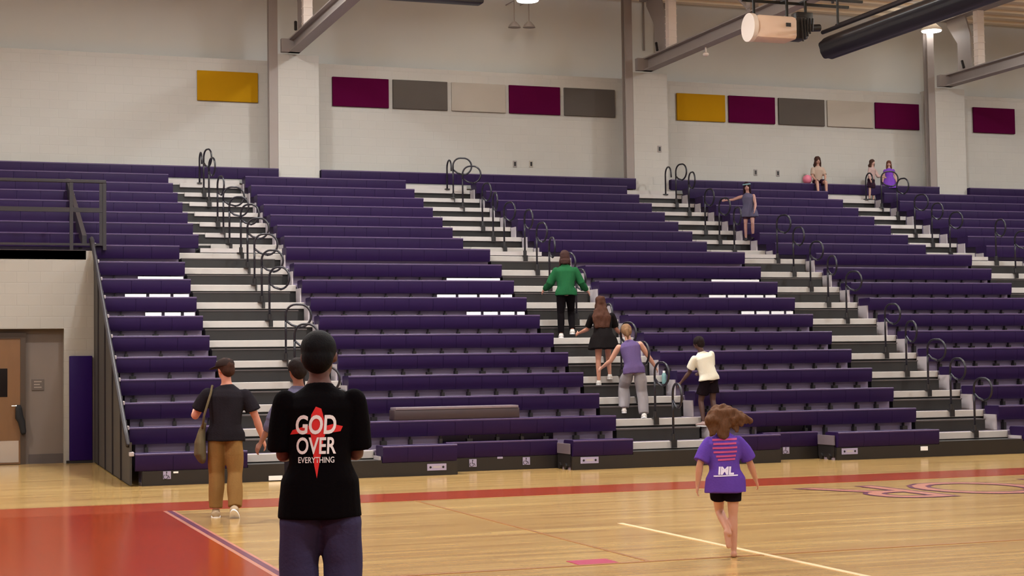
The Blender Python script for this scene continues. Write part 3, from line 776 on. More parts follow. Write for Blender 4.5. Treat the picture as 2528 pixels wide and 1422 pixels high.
def person(label, H, loc, rotz, vox=.011, lean=(0, 0, 1), head=(0, 0, 1), hyaw=0.0, child=False,
           arms=(((-.25, 0, -1), (-.1, .15, -1)), ((.25, 0, -1), (.1, .15, -1))),
           legs=(((-.05, 0, -1), (-.03, 0, -1)), ((.05, 0, -1), (.03, 0, -1))), feet=((0, 1, 0), (0, 1, 0)),
           skin=(120, 80, 62), top=None, bottom=None, shoes=None, hair=None, extra=None, anchor=None, build_=1.0, group=None, name='person', hs_=1.0, neck=.112):
    t = thing(name, label, 'person', loc, rotz, group)
    k = H; L = nrm(lean); S = V3((1, 0, 0)); S = (S - L*S.dot(L)).normalized(); FW = L.cross(S)*-1
    hipw, shw = .052*k, (.098 if child else .112)*k*build_
    leg1, leg2 = .245*k, .235*k
    arm1, arm2 = .172*k, .145*k
    P = V3((0, 0, 0)); hs = .62 if child else .545
    N = P + L*.30*k
    sh = [P + L*.250*k - S*shw, P + L*.250*k + S*shw]
    hd = nrm(head); hc = N + hd*(neck*.9 if not child else neck)*k
    el = [sh[i] + nrm(arms[i][0])*arm1 for i in (0, 1)]
    wr = [el[i] + nrm(arms[i][1])*arm2 for i in (0, 1)]
    hp = [P - S*hipw - V3((0, 0, .01*k)), P + S*hipw - V3((0, 0, .01*k))]
    kn = [hp[i] + nrm(legs[i][0])*leg1 for i in (0, 1)]
    an = [kn[i] + nrm(legs[i][1])*leg2 for i in (0, 1)]
    if anchor == 'seat': off = V3((0, 0, .055*k)); base = V3((0, 0, 0))
    elif anchor == 'mid':
        off = -V3((0, 0, min(an[0].z, an[1].z)-.043*k))
    else:
        i0 = 0 if an[0].z <= an[1].z else 1
        if anchor in (0, 1): i0 = anchor
        base = V3((an[i0].x, an[i0].y, an[i0].z - .043*k))
        off = -base
    mv = lambda p: p + off
    P, N, hc = mv(P), mv(N), mv(hc)
    sh, el, wr, hp, kn, an = [[mv(q_) for q_ in l_] for l_ in (sh, el, wr, hp, kn, an)]
    sk = mat('skin', srgb(*skin), .55, var=.05, vscale=8)
    b = MB()
    T = lambda h: P + L*h*k
    W = build_
    b.loft([(T(-.055), .05*k*W, .045*k), (T(-.02), .094*k*W, .062*k), (T(.03), .089*k*W, .062*k), (T(.10), .072*k*W, .052*k), (T(.17), .086*k*W, .058*k), (T(.235), .092*k*W, .056*k), (T(.265), .074*k*W, .043*k), (T(.288), .045*k, .035*k), (T(.32), .03*k, .03*k)], S)
    b.loft([(T(.28), .036*k, .036*k), (N, .032*k, .033*k), (hc - hd*.03*k, .031*k, .034*k)], S)
    hr = (1.14 if child else 1.06)*k*hs_
    rot = Matrix.Rotation(hyaw, 3, 'Z') @ V3((0, 0, 1)).rotation_difference(hd).to_matrix()
    hl = lambda x, y, z: hc + rot @ V3((x*hr, y*hr, z*hr))
    b.ell(hl(0, -.004, .012), (.043*hr, .053*hr, .05*hr), rot)
    b.ell(hl(0, .012, -.022), (.034*hr, .04*hr, .042*hr), rot)
    b.loft([(hl(0, .05, .008), .006*hr, .004*hr), (hl(0, .064, -.012), .009*hr, .008*hr), (hl(0, .052, -.016), .009*hr, .006*hr)], rot @ V3((1, 0, 0)), n=8)
    for s_ in (-1, 1): b.ell(hl(s_*.044, -.002, -.004), (.006*hr, .011*hr, .016*hr), rot, n=7)
    b.loft([(hl(-.016, .048, -.034), .003*hr, .004*hr), (hl(0, .053, -.035), .004*hr, .005*hr), (hl(.016, .048, -.034), .003*hr, .004*hr)], (0, 0, 1), n=8)
    for i in (0, 1):
        sgn = -1 if i == 0 else 1
        chain(b, [(sh[i]-L*.006*k, .031*k, .031*k), (lerp(sh[i], el[i], .35), .03*k, .03*k), (el[i], .023*k, .023*k)])
        chain(b, [(el[i], .023*k, .023*k), (lerp(el[i], wr[i], .3), .025*k, .023*k), (wr[i], .015*k, .013*k)])
        chain(b, [(hp[i], .05*k, .052*k), (lerp(hp[i], kn[i], .45), .043*k, .046*k), (kn[i], .03*k, .032*k)])
        chain(b, [(kn[i], .03*k, .032*k), (lerp(kn[i], an[i], .3), .03*k, .034*k), (an[i], .019*k, .021*k)])
        fd = nrm(feet[i]); up = V3((0, 0, 1)) - fd*fd.z; up.normalize(); lat = fd.cross(up)
        heel = an[i] - up*.02*k - fd*.02*k; toe = an[i] - up*.03*k + fd*.095*k
        b.loft([(heel - fd*.008*k, .012*k, .012*k), (heel, .02*k, .021*k), (lerp(heel, toe, .5), .023*k, .018*k), (lerp(heel, toe, .85), .026*k, .012*k), (toe, .016*k, .008*k)], lat)
        # hand: palm, four unequal curled fingers, thumb off the side
        d = nrm(wr[i]-el[i]); pl = V3((sgn, 0, 0)); pl = (pl - d*pl.dot(d)); 
        if pl.length < .3: pl = V3((0, 0, 1)) - d*d.z
        pl.normalize(); ac = d.cross(pl)      # ac: across the palm
        b.loft([(wr[i], .014*k, .011*k), (wr[i]+d*.02*k, .021*k, .01*k), (wr[i]+d*.047*k, .024*k, .009*k)], ac)
        for f_, (o_, ln) in enumerate(((-.018, .036), (-.006, .042), (.006, .040), (.017, .031))):
            r0 = wr[i] + d*.045*k + ac*o_*k
            p1 = r0 + (d*.9 - pl*.25)*ln*.5*k; p2 = p1 + (d*.6 - pl*.7)*ln*.55*k
            fr_ = max(.0052*k, .6*vox)
            b.loft([(r0 - d*.01*k, fr_, fr_), (p1, fr_*.95, fr_*.95), (p2, fr_*.75, fr_*.75)], pl, n=8)
        tb = wr[i] + d*.015*k + ac*(.018*k)*(1 if (ac.y > 0) else -1)
        td = nrm(d*.7 + ac*(.7 if ac.y > 0 else -.7) - pl*.2)
        b.loft([(tb, .007*k, .007*k), (tb+td*.022*k, .0065*k, .0065*k), (tb+td*.038*k-pl*.008*k, .005*k, .005*k)], pl, n=8)
    solid(b, 'body', sk, t, vox, 2)
    ey = mat('eye_dark', srgb(28, 20, 18), .3)
    for s_ in (-1, 1): MB().ell(hl(s_*.017, .046, .004), (.006*hr, .004*hr, .0045*hr), rot, n=6).build('eye', ey, t, True)
    MB().ell(hl(0, .054, -.035), (.013*hr, .003*hr, .0035*hr), rot, n=6).build('mouth', mat('lips', srgb(140, 70, 66), .5), t, True)
    J = dict(P=P, N=N, hc=hc, sh=sh, el=el, wr=wr, hp=hp, kn=kn, an=an, T=T, S=S, L=L, k=k, hl=hl, hr=hr, rot=rot, t=t, FW=FW, vox=vox)
    parts = {}
    if bottom:
        g = MB(); ez, ln, fl = bottom.get('ease', .008), bottom.get('len', .97), bottom.get('flare', 1.0)
        e2 = min(ez, .006); g.loft([(T(-.05), .08*k*W, .05*k), (T(-.02), (.096*W+e2)*k, (.063+e2)*k), (T(.03), (.089*W+e2)*k, (.061+e2)*k), (T(.07), (.078*W+e2*.7)*k, (.053+e2*.7)*k)], S)
        for i in (0, 1):
            def lp(u):
                return lerp(hp[i], kn[i], u*2) if u < .5 else lerp(kn[i], an[i], (u-.5)*2)
            rad = [(0, .052), (.25, .046), (.5, .035), (.66, .036), (1.0, .028)]
            pts = []
            for u in [0, .12, .25, .38, .5, .6, .7, .8, .9, 1.0]:
                if u > ln+1e-6: break
                for (u0, r0), (u1, r1) in zip(rad, rad[1:]):
                    if u0 <= u <= u1: rr = r0 + (r1-r0)*(u-u0)/(u1-u0)
                e_ = ez*(1 + (fl-1)*u*2) if u > .13 else min(ez, .007)
                pts.append((lp(u), (rr+e_)*k, (rr+e_)*k))
            if len(pts) and ln < 1: 
                u = ln; rr = .046 if ln < .4 else .03
                pts.append((lp(u), (rr+ez*fl)*k, (rr+ez*fl)*k))
            g.loft(pts, (1, 0, 0)); g.ell(kn[i], ((.034+ez)*k,)*3, n=8) if ln > .55 else None
            g.ell(hp[i], ((.05+e2)*k,)*3, n=8)
        parts['bottom'] = solid(g, bottom.get('name', 'trousers'), bottom['mat'], t, vox, 1, bottom.get('wr', .006), bottom.get('ws', 9))
    if top:
        g = MB(); ez, hem, fl, sl = top.get('ease', .01), top.get('hem', -.03), top.get('flare', 0), top.get('sleeve', .5)
        hemp = P + L*0 - V3((0, 0, 1))*0
        rg = []
        dn = V3((0, 0, -1))
        def base_pt(h): return T(h) if h >= 0 else P + lerp(L*-1, dn, .6).normalized()*(-h)*k
        hs_ = [hem, hem*.5 if hem < 0 else hem+.02, 0, .05, .10, .17, .225]
        hs_ = sorted(set([h for h in hs_ if h >= hem-1e-6]))
        for h in hs_:
            bx = .104 if h < .01 else .09 if h < .05 else (.08 if h < .13 else (.09 if h < .2 else .099))
            f_ = fl*max(0, (.12-h))/.3
            rg.append((base_pt(h), (bx*W+ez+f_)*k, (.062+ez+f_*.8)*k))
        rg += [(T(.256), (.088*W+ez*.8)*k, (.052+ez*.6)*k), (T(.276), (.07*W+ez*.3)*k, .046*k), (T(.292), (.05*W)*k, .041*k), (T(.302), .040*k, .039*k)]
        g.loft(rg, S, n=24)
        for i in (0, 1):
            g.ell(sh[i]-L*.008*k, ((.0355+ez*.15)*k,)*3, n=9) if sl > 0 else None
            if sl > 0:
                se = top.get('sease', .008)
                u1 = min(sl, .5)*2
                pts = [(sh[i]-L*.008*k, (.0355+se*.3)*k, (.0355+se*.3)*k), (lerp(sh[i], el[i], u1*.5), (.033+se*.9)*k, (.033+se*.9)*k), (lerp(sh[i], el[i], u1), (.029+se*1.5)*k, (.029+se*1.5)*k)]
                g.loft(pts, (1, 0, 0))
                if sl > .5:
                    u2 = (sl-.5)*2
                    g.ell(el[i], ((.029+se)*k,)*3, n=8)
                    g.loft([(el[i], (.028+se)*k, (.028+se)*k), (lerp(el[i], wr[i], u2*.6), (.027+se)*k, (.027+se)*k), (lerp(el[i], wr[i], u2), (.019+se*.8)*k, (.019+se*.8)*k)], (1, 0, 0))
        if top.get('hood'):
            g.loft([(N+L*.02*k-FW*.02*k, .05*k, .03*k), (N-L*.02*k-FW*.06*k, .07*k, .03*k), (N-L*.07*k-FW*.065*k, .05*k, .02*k)], S)
            g.ell(N-L*.01*k, (.055*k, .05*k, .03*k), n=8)
        parts['top'] = solid(g, top.get('name', 'shirt'), top['mat'], t, vox, 1, top.get('wr', .007), top.get('ws', 8), 3.1)
    if shoes:
        for i in (0, 1):
            g = MB(); fd = nrm(feet[i]); up = V3((0, 0, 1)) - fd*fd.z; up.normalize(); lat = fd.cross(up)
            a0 = an[i] - up*.022*k
            g.loft([(a0-fd*.045*k, .012*k, .018*k), (a0-fd*.034*k, .026*k, .024*k), (a0+fd*.01*k, .03*k, .025*k), (a0+fd*.06*k-up*.004*k, .031*k, .019*k), (a0+fd*.095*k-up*.008*k, .028*k, .014*k), (a0+fd*.115*k-up*.01*k, .015*k, .009*k)], lat)
            g.loft([(an[i]-up*.015*k, .025*k, .03*k), (an[i]+up*.008*k, .024*k, .027*k)], lat)
            so = solid(g, 'shoe', shoes['mat'], t, max(.006, vox*.7), 1)
            g2 = MB(); c_ = a0 - up*.0205*k + fd*.035*k
            pr_ = []
            for q in range(20):
                a_ = 2*PI*q/20; wv = .03*(1-.12*math.cos(a_))
                pr_.append(c_ + fd*math.cos(a_)*.082*k + lat*math.sin(a_)*wv*k)
            v_ = [p_ - up*.004*k for p_ in pr_] + [p_ + up*.006*k for p_ in pr_]
            g2.add(v_, [tuple(range(20)), tuple(range(39, 19, -1))] + [(q, 20+q, 20+(q+1) % 20, (q+1) % 20) for q in range(20)])
            g2.build('sole', shoes.get('sole', M['whitep']), so, 'auto')
    if hair:
        hm = mat('hair', srgb(*hair['col']), .75, spec=.15, bump=.5, bscale=60, var=.3, vscale=30, stretch=(3, 3, .6))
        st = hair.get('style', 'short'); g = MB()
        if st in ('short', 'long', 'pony', 'flying', 'buzz', 'bob'):
            e = {'buzz': .003, 'short': .008}.get(st, .01)
            g.ell(hl(0, -.012, .018), ((.045+e)*hr, (.052+e)*hr, (.047+e)*hr), rot)
            g.ell(hl(0, -.028, -.006), ((.040+e)*hr, (.034+e)*hr, (.042+e)*hr), rot)
        if st == 'long':
            ln = hair.get('len', .16)
            dn = (L*-1 + V3((0, 0, -1))*.25).normalized()
            q0 = hl(0, -.03, 0)
            back = rot @ V3((0, -1, 0))
            g.loft([(q0, .05*hr, .03*hr), (q0+dn*.06*k+back*.012*k, .055*hr, .03*hr), (q0+dn*ln*.6*k+back*(.03+.03*(ln > .25))*k, .062*hr*hair.get('w', 1), .028*hr), (q0+dn*ln*k+back*(.03+.035*(ln > .25))*k, .045*hr*hair.get('w', 1), .018*hr)], S)
            for s_ in (-1, 1):
                q1 = hl(s_*.042, .0, 0); g.loft([(q1, .012*hr, .022*hr), (q1+dn*.05*k+S*s_*.006*k, .016*hr, .026*hr), (q1+dn*min(ln, .13)*k+S*s_*.01*k, .012*hr, .016*hr)], (1, 0, 0))
        if st == 'pony':
            q0 = hl(0, -.055, .02); g.loft([(q0, .016*hr, .016*hr), (q0+V3((0, -.02, -.02))*k, .022*hr, .022*hr), (q0+V3((0.005, -.03, -.08))*k, .018*hr, .018*hr), (q0+V3((.01, -.02, -.12))*k, .006*hr, .006*hr)], (1, 0, 0))
        if st == 'bun':
            g.ell(hl(0, -.012, .018), (.05*hr, .058*hr, .052*hr), rot); g.ell(hl(0, -.06, .03), (.025*hr,)*3)
        if st == 'flying':
            for q_ in hair['locks']:
                g.loft([(hl(*p_[:3]), p_[3]*hr, p_[3]*hr*.8) for p_ in q_], (1, 0, 0), n=12)
        parts['hair'] = solid(g, 'hair', hm, t, vox*.8, 1, hair.get('wr', .006), hair.get('ws', 28))
    if extra: extra(J, parts)
    return t, J, parts
def stick_text(obj, specs, front=False):
    # prints laid on the cloth: 2D shapes in the shirt's back plane dropped on the surface
    bvh = BVHTree.FromPolygons([v.co for v in obj.data.vertices], [tuple(p.vertices) for p in obj.data.polygons])
    for nm, me, mt, cx, cz, off in specs:
        bm = bmesh.new(); bm.from_mesh(me)
        for _ in range(2): bmesh.ops.subdivide_edges(bm, edges=[e for e in bm.edges if e.calc_length() > .02], cuts=1)
        bmesh.ops.triangulate(bm, faces=bm.faces)
        sg_ = -1 if not front else 1
        dead = []
        for v in bm.verts:
            x, z = v.co.x*(1 if not front else -1) + cx, v.co.y + cz
            hit = bvh.ray_cast(V3((x, sg_*2, z)), V3((0, -sg_, 0)))
            v.co = V3((x, hit[0].y + sg_*off, z)) if hit[0] else V3((x, 0, z))
            if not hit[0]: dead.append(v)
        bmesh.ops.delete(bm, geom=dead, context='VERTS')
        m2 = bpy.data.meshes.new(nm); bm.to_mesh(m2); bm.free(); m2.materials.append(mt)
        link(nm, m2, obj)
def fit_text(txt, w, h, shear=0, off=0):
    me = text_mesh(txt, .15, shear, off)
    xs = [v.co.x for v in me.vertices]; ys = [v.co.y for v in me.vertices]
    x0, x1, y0, y1 = min(xs), max(xs), min(ys), max(ys)
    for v in me.vertices: v.co.x = ((v.co.x-x0)/(x1-x0)-.5)*w; v.co.y = (v.co.y-y0)/(y1-y0)*h
    return me
def poly_mesh(pts, n=14):
    me = bpy.data.meshes.new('poly'); me.from_pydata([(x, y, 0) for x, y in pts], [], [tuple(range(len(pts)))])
    bm = bmesh.new(); bm.from_mesh(me); bmesh.ops.triangulate(bm, faces=bm.faces)
    for _ in range(3): bmesh.ops.subdivide_edges(bm, edges=[e for e in bm.edges if e.calc_length() > .02], cuts=1)
    bmesh.ops.triangulate(bm, faces=bm.faces); bm.to_mesh(me); bm.free(); return me
cloth = lambda n, c, **kw: mat(n, srgb(*c), .95, spec=.06, bump=.25, bscale=60, var=.08, vscale=5, **kw)
shoe_w = dict(mat=mat('white_shoe', srgb(205, 198, 190), .6))
shoe_d = dict(mat=mat('dark_shoe', srgb(40, 36, 36), .6), sole=M['stepdark'])

# 1 man in the foreground, back to the camera
D1 = 9.25
dr = ray(788, 905); p1 = V3((dr.x, dr.y, 0))/ (V3((dr.x, dr.y, 0)).dot(V3((_f0.x, _f0.y, 0)).normalized())) * D1
def ex1(J, parts):
    k = J['k']; sh = parts['top']
    zt = lambda py: 1.6 - (py-913)*D1/F_PX*1.0
    X = lambda px: (px-783)*D1/F_PX
    wm = mat('white_print', srgb(225, 215, 208), .8); rm = mat('red_print', srgb(205, 28, 24), .8)
    cross = [(783, 1003), (796, 1008), (800, 1022), (806, 1050), (824, 1046), (848, 1052), (842, 1064), (806, 1068), (800, 1085), (796, 1110), (790, 1140), (784, 1176), (778, 1145), (775, 1110), (770, 1070), (740, 1068), (720, 1071), (726, 1060), (750, 1052), (768, 1048), (772, 1022)]
    pts = [(X(x), -(y-913)*D1/F_PX) for x, y in cross]
    specs = [('print_cross', poly_mesh(pts), rm, -.02, 1.6, .004)]
    y0 = lambda py: 1.6-(py-913)*D1/F_PX
    wmm = fit_text('GOD', .226, .108, .1, .004); specs.append(('print_lettering', wmm, wm, -.02, y0(1070), .007))
    wmm = fit_text('OVER', .22, .095, .06, .003); specs.append(('print_lettering', wmm, wm, -.02, y0(1118), .007))
    wmm = fit_text('EVERYTHING', .2, .033, 0, .0012); specs.append(('print_lettering', wmm, wm, -.02, y0(1139), .007))
    stick_text(sh, specs)
t, J, parts = person('man standing nearest the camera, back turned, black tee with white and red cross print, jeans', 1.83, (p1.x, p1.y, 0), -math.radians(13), vox=.011,
    lean=(0, .03, 1), head=(0, .1, 1), hyaw=-.15, arms=(((-.06, .12, -1), (.12, .95, -.05)), ((.06, .12, -1), (-.12, .95, -.05))),
    legs=(((-.06, 0, -1), (.0, -.03, -1)), ((.06, .02, -1), (.0, -.03, -1))), feet=((-.25, 1, 0), (.25, 1, 0)), skin=(88, 52, 42), anchor='mid', build_=.92, hs_=1.10, neck=.094,
    top=dict(name='tee_shirt', mat=cloth('black_tee', (6, 3, 4)), ease=.02, hem=-.115, flare=.018, sleeve=.46, sease=.014, wr=.012, ws=6),
    bottom=dict(name='jeans', mat=cloth('denim', (56, 50, 74)), ease=.024, len=.98, flare=1.0, wr=.012, ws=9),
    shoes=shoe_w, hair=dict(col=(8, 5, 6), style='buzz', wr=.001), extra=ex1)
k = J['k']; ph = (J['wr'][0]+J['wr'][1])/2 + V3((0, .12, .03))
M1 = Matrix.Translation(t.location) @ Matrix.Rotation(-math.radians(13), 4, 'Z')
o = MB().box(-.08, .08, -.005, .005, -.04, .04, .004).build('phone', M['black'], None, 'auto'); o.location = M1 @ ph; o.rotation_euler = (.15, 0, -math.radians(13))
MB().box(-.07, .07, -.007, -.004, -.033, .033).build('screen', mat('screen_glass', srgb(24, 24, 30), .1), o)
tag(o, 'dark phone held in front of the man in the black tee, hidden behind him', 'phone')

# 2 man with cap walking away, khaki trousers
g0 = on_z(533, 1277)
def ex2(J, parts):
    k = J['k']; hl = J['hl']; hr = J['hr']; t = J['t']
    cm = cloth('brown_cap', (48, 38, 36)); g = MB()
    g.ell(hl(0, -.004, .032), (.054*hr, .06*hr, .036*hr), J['rot']); g.loft([(hl(0, -.004, .018), .056*hr, .062*hr), (hl(0, -.004, .034), .055*hr, .061*hr)], J['rot'] @ V3((1, 0, 0)))
    g.loft([(hl(0, .05, .024), .04*hr, .008*hr), (hl(0, .125, .014), .034*hr, .004*hr)], J['rot'] @ V3((1, 0, 0)))
    solid(g, 'cap', cm, t, .007, 1)
t, J, parts = person('man in brown cap, black tee and khaki trousers walking away with an olive shoulder bag', 1.74, (g0.x, g0.y, 0), -math.radians(14), vox=.011,
    lean=(.03, .05, 1), head=(-.1, .1, 1), hyaw=.7, arms=(((-.55, .25, -1), (-.15, .95, .1)), ((.42, .05, -1), (.3, .2, -1))),
    legs=(((-.02, .06, -1), (-.02, -.08, -1)), ((.03, -.04, -1), (.02, -.4, -1))), feet=((-.1, 1, 0), (.05, .72, -.7)), skin=(196, 132, 108), anchor=0, build_=1.05,
    top=dict(name='tee_shirt', mat=cloth('charcoal_tee', (34, 30, 34)), ease=.016, hem=-.055, flare=.0, sleeve=.36, sease=.014, wr=.012, ws=7),
    bottom=dict(name='trousers', mat=cloth('khaki', (132, 98, 56)), ease=.012, len=.97, flare=1.1, wr=.012, ws=8),
    shoes=dict(mat=mat('tan_shoe', srgb(168, 144, 112), .6)), hair=dict(col=(60, 36, 26), style='buzz'), extra=ex2)
MW = Matrix.Translation((g0.x, g0.y, 0)) @ Matrix.Rotation(-math.radians(14), 4, 'Z')
k = J['k']; hip = J['P'] + V3((-.125*k, -.02, -.05*k))
bg = thing('shoulder_bag', 'long olive shoulder bag at the left hip of the man in khaki trousers', 'bag', MW @ hip, -math.radians(14))
om = cloth('olive_canvas', (96, 84, 62))
g = MB(); g.loft([((0, 0, .2), .02, .05), ((-.03, 0, .12), .035, .09), ((-.055, 0, -.02), .06, .13), ((-.055, 0, -.14), .065, .14), ((-.03, 0, -.21), .045, .1), ((-.02, 0, -.24), .02, .05)])
solid(g, 'bag_body', om, bg, .01, 2, .01, 12)
s0 = J['sh'][0] + V3((.03*k, -.0, .03*k)) - hip
MB().tube([s0 + V3((.0, .03, .012)), s0 + V3((0, -.03, .022)), s0 + V3((-.01, -.10, -.06)), V3((-.0, -.125, .28)), V3((-.02, -.08, .14))], .013, 8).build('strap', om, bg, True)

# 3 person half hidden behind the man in front
D3 = 17.2
dr = ray(741, 905); f_ = V3((dr.x, dr.y, 0)); p3 = f_/f_.dot(V3((_f0.x, _f0.y, 0)).normalized())*D3
person('dark haired person in grey blue top, mostly hidden behind the man in the black tee', 1.71, (p3.x, p3.y, 0), math.radians(20), vox=.012, anchor='mid',
    lean=(-.03, .02, 1), head=(-.1, .05, 1), arms=(((-.45, .1, -1), (-.45, .3, -1)), ((.2, 0, -1), (.1, .2, -1))), skin=(130, 84, 66),
    top=dict(name='shirt', mat=cloth('grey_blue_cloth', (88, 84, 104)), ease=.014, hem=-.05, sleeve=.75, sease=.01, wr=.01),
    bottom=dict(name='trousers', mat=cloth('dark_trousers', (38, 34, 40)), ease=.01), shoes=shoe_d, hair=dict(col=(26, 16, 14), style='short'))

# climbers in the second aisle.  foot on a step: (px, Y, z)
def foot(px, Y, z): return V3((on_y(px, 800, Y).x, Y, z))
p = foot(1385, rowpos(6)[0]+.56, deckz(7)+.002)
person('person in green hoodie and black trousers climbing the second stair aisle', 1.58, p, -math.radians(20), vox=.012,
    lean=(.0, .14, 1), head=(-.05, .3, 1), arms=(((-.42, .1, -1), (-.45, .7, -.45)), ((.42, .1, -1), (.5, .6, -.6))),
    legs=(((-.04, .1, -1), (.0, -.12, -1)), ((.02, .55, -1), (.05, -.42, -1))), feet=((0, 1, -.1), (0, 1, 0)), skin=(170, 120, 100), anchor=0,
    top=dict(name='hoodie', mat=cloth('green_fleece', (32, 82, 49)), ease=.022, hem=-.05, sleeve=.93, sease=.014, hood=True, wr=.014, ws=7),
    bottom=dict(name='trousers', mat=cloth('black_trousers', (16, 12, 14)), ease=.006), shoes=shoe_w, hair=dict(col=(58, 36, 32), style='long', len=.1))
p = foot(1476, rowpos(4)[0]+.30, deckz(4)+.202)
person('person with long brown hair, black dress and bare legs climbing the second stair aisle', 1.52, p, -math.radians(20), vox=.011,
    lean=(-.03, .2, 1), head=(-.1, .35, 1), arms=(((-.35, .5, -1), (-.7, .8, -.3)), ((.3, .4, -1), (.4, .8, -.4))),
    legs=(((-.02, .12, -1), (.0, -.1, -1)), ((.04, .75, -1), (.05, -.4, -1))), feet=((0, 1, 0), (0, 1, 0)), skin=(176, 122, 98), anchor=0,
    top=dict(name='dress', mat=cloth('black_dress', (24, 20, 20)), ease=.016, hem=-.13, flare=.07, sleeve=.42, sease=.008, wr=.012),
    bottom=dict(name='shorts', mat=cloth('black_shorts', (22, 18, 20)), len=.2, ease=.008), shoes=shoe_w, hair=dict(col=(66, 38, 26), style='long', len=.32, w=1.7, wr=.018, ws=18))
p = foot(1586, rowpos(2)[0]+.54, deckz(3)+.002)
t, J, parts = person('person with ponytail, purple sleeveless top and grey trousers, lowest climber in the second aisle', 1.60, p, -math.radians(16), vox=.011,
    lean=(-.14, .26, 1), head=(-.15, .4, 1), arms=(((-.55, .35, -1), (-.65, .75, -.55)), ((.62, .25, -.9), (.55, .5, -.75))),
    legs=(((-.2, 1.0, -1), (-.05, -.3, -1)), ((.14, .16, -1), (.04, -.28, -1))), feet=((0, 1, 0), (.1, 1, -.25)), skin=(186, 138, 116), anchor=1,
    top=dict(name='tank_top', mat=cloth('violet_tank', (88, 72, 110)), ease=.012, hem=-.055, sleeve=0, wr=.006),
    bottom=dict(name='sweatpants', mat=cloth('grey_sweat', (140, 134, 136)), ease=.017, len=.99, flare=1.3, wr=.016, ws=8),
    shoes=shoe_w, hair=dict(col=(122, 92, 66), style='pony'))
p = foot(1733, rowpos(2)[0]+.25, deckz(2)+.202)
p.x = max(p.x, 11.7)
person('child in cream tee and black shorts stepping up beside the second stair aisle', 1.50, p, math.radians(4), vox=.011,
    lean=(-.22, .16, 1), head=(-.25, .2, 1), hyaw=.5, arms=(((-.12, .5, -1), (-.5, .5, -.8)), ((.1, .3, -1), (-.3, .9, -.3))),
    legs=(((-.05, .35, -1), (.03, -.2, -1)), ((.03, .1, -1), (.02, -.25, -1))), feet=((-.3, 1, 0), (-.2, 1, 0)), skin=(74, 46, 38), anchor=0,
    top=dict(name='tee_shirt', mat=cloth('cream_tee', (212, 206, 188)), ease=.018, hem=-.025, flare=.02, sleeve=.36, sease=.014, wr=.01),
    bottom=dict(name='shorts', mat=cloth('black_shorts', (22, 14, 18)), len=.33, ease=.018, flare=1.4), shoes=dict(mat=mat('pale_shoe', srgb(150, 124, 118), .6)), hair=dict(col=(28, 18, 18), style='short'))
# small turquoise bottle on the steps
p = foot(1637, rowpos(4)[0]+.34, deckz(4)+.2)
o = MB().loft([((0, 0, 0), .04, .04), ((0, 0, .16), .04, .04), ((0, 0, .19), .02, .02)], n=14).build('water_bottle', mat('teal_bottle', srgb(104, 140, 138), .3), None, 'auto'); o.location = p
MB().loft([((0, 0, .19), .022, .022), ((0, 0, .225), .022, .022)], n=14).build('cap', M['whitep'], o, 'auto')
tag(o, 'small grey green bottle standing on the second stair aisle beside the handrail', 'bottle')

# running girl in the foreground
g0 = on_z(1812, 1376)
def ex8(J, parts):
    rm = mat('pink_print', srgb(186, 70, 120), .8); wm = mat('white_print_small', srgb(226, 216, 236), .8)
    sc_ = 1/295.0; cx = lambda px: (px-1800)*sc_ + J['P'].x - .0; cz = lambda py: 1.6-(py-906)*sc_
    sp = []
    widths = [(1770, 1830, 1094), (1772, 1828, 1104), (1770, 1830, 1114), (1772, 1829, 1124), (1778, 1826, 1134), (1782, 1824, 1142)]
    for a, b_, y in widths:
        sp.append(('print_line', poly_mesh([(cx(a)-J['P'].x, 0), (cx(b_)-J['P'].x, .006), (cx(b_)-J['P'].x, .022), (cx(a)-J['P'].x, .016)]), rm, J['P'].x, cz(y), .005))
    me = text_mesh('lML', .085, .1, .004); sp.append(('print_logo', me, wm, J['P'].x+.0, cz(1174), .005))
    sp.append(('print_line', poly_mesh([(-.1, 0), (.1, .006), (.1, .016), (-.1, .01)]), wm, J['P'].x, cz(1180), .005))
    stick_text(parts['top'], sp)
lk = []
for a_ in range(9):
    th = -1.2 + a_*.3
    lk.append([(.02*math.sin(th), -.03, .03, .03), (.05*math.sin(th)+.01, -.05, .01-.01*a_/9, .028), (.09*math.sin(th)+.02, -.06, -.03, .022), (.11*math.sin(th)+.03, -.05, -.075+.02*abs(math.sin(th)), .012)])
lk = [[(x*1.25, y*1.2, z*1.1, r*1.2) for x, y, z, r in q_] for q_ in lk]
lk.append([(.03, -.02, .03, .03), (.08, -.03, .01, .024), (.12, -.03, -.02, .014), (.145, -.03, -.035, .004)])
lk.append([(-.02, -.02, .0, .03), (-.05, -.03, -.04, .03), (-.06, -.03, -.09, .02)])
lk.append([(.0, -.03, .0, .045), (.0, -.05, -.05, .048), (.0, -.05, -.1, .038), (-.005, -.045, -.14, .02)])
lk.append([(-.03, -.03, .0, .03), (-.06, -.045, -.06, .03), (-.065, -.045, -.12, .016)])
lk.append([(.04, -.03, .0, .03), (.07, -.045, -.06, .026), (.075, -.045, -.11, .012)])
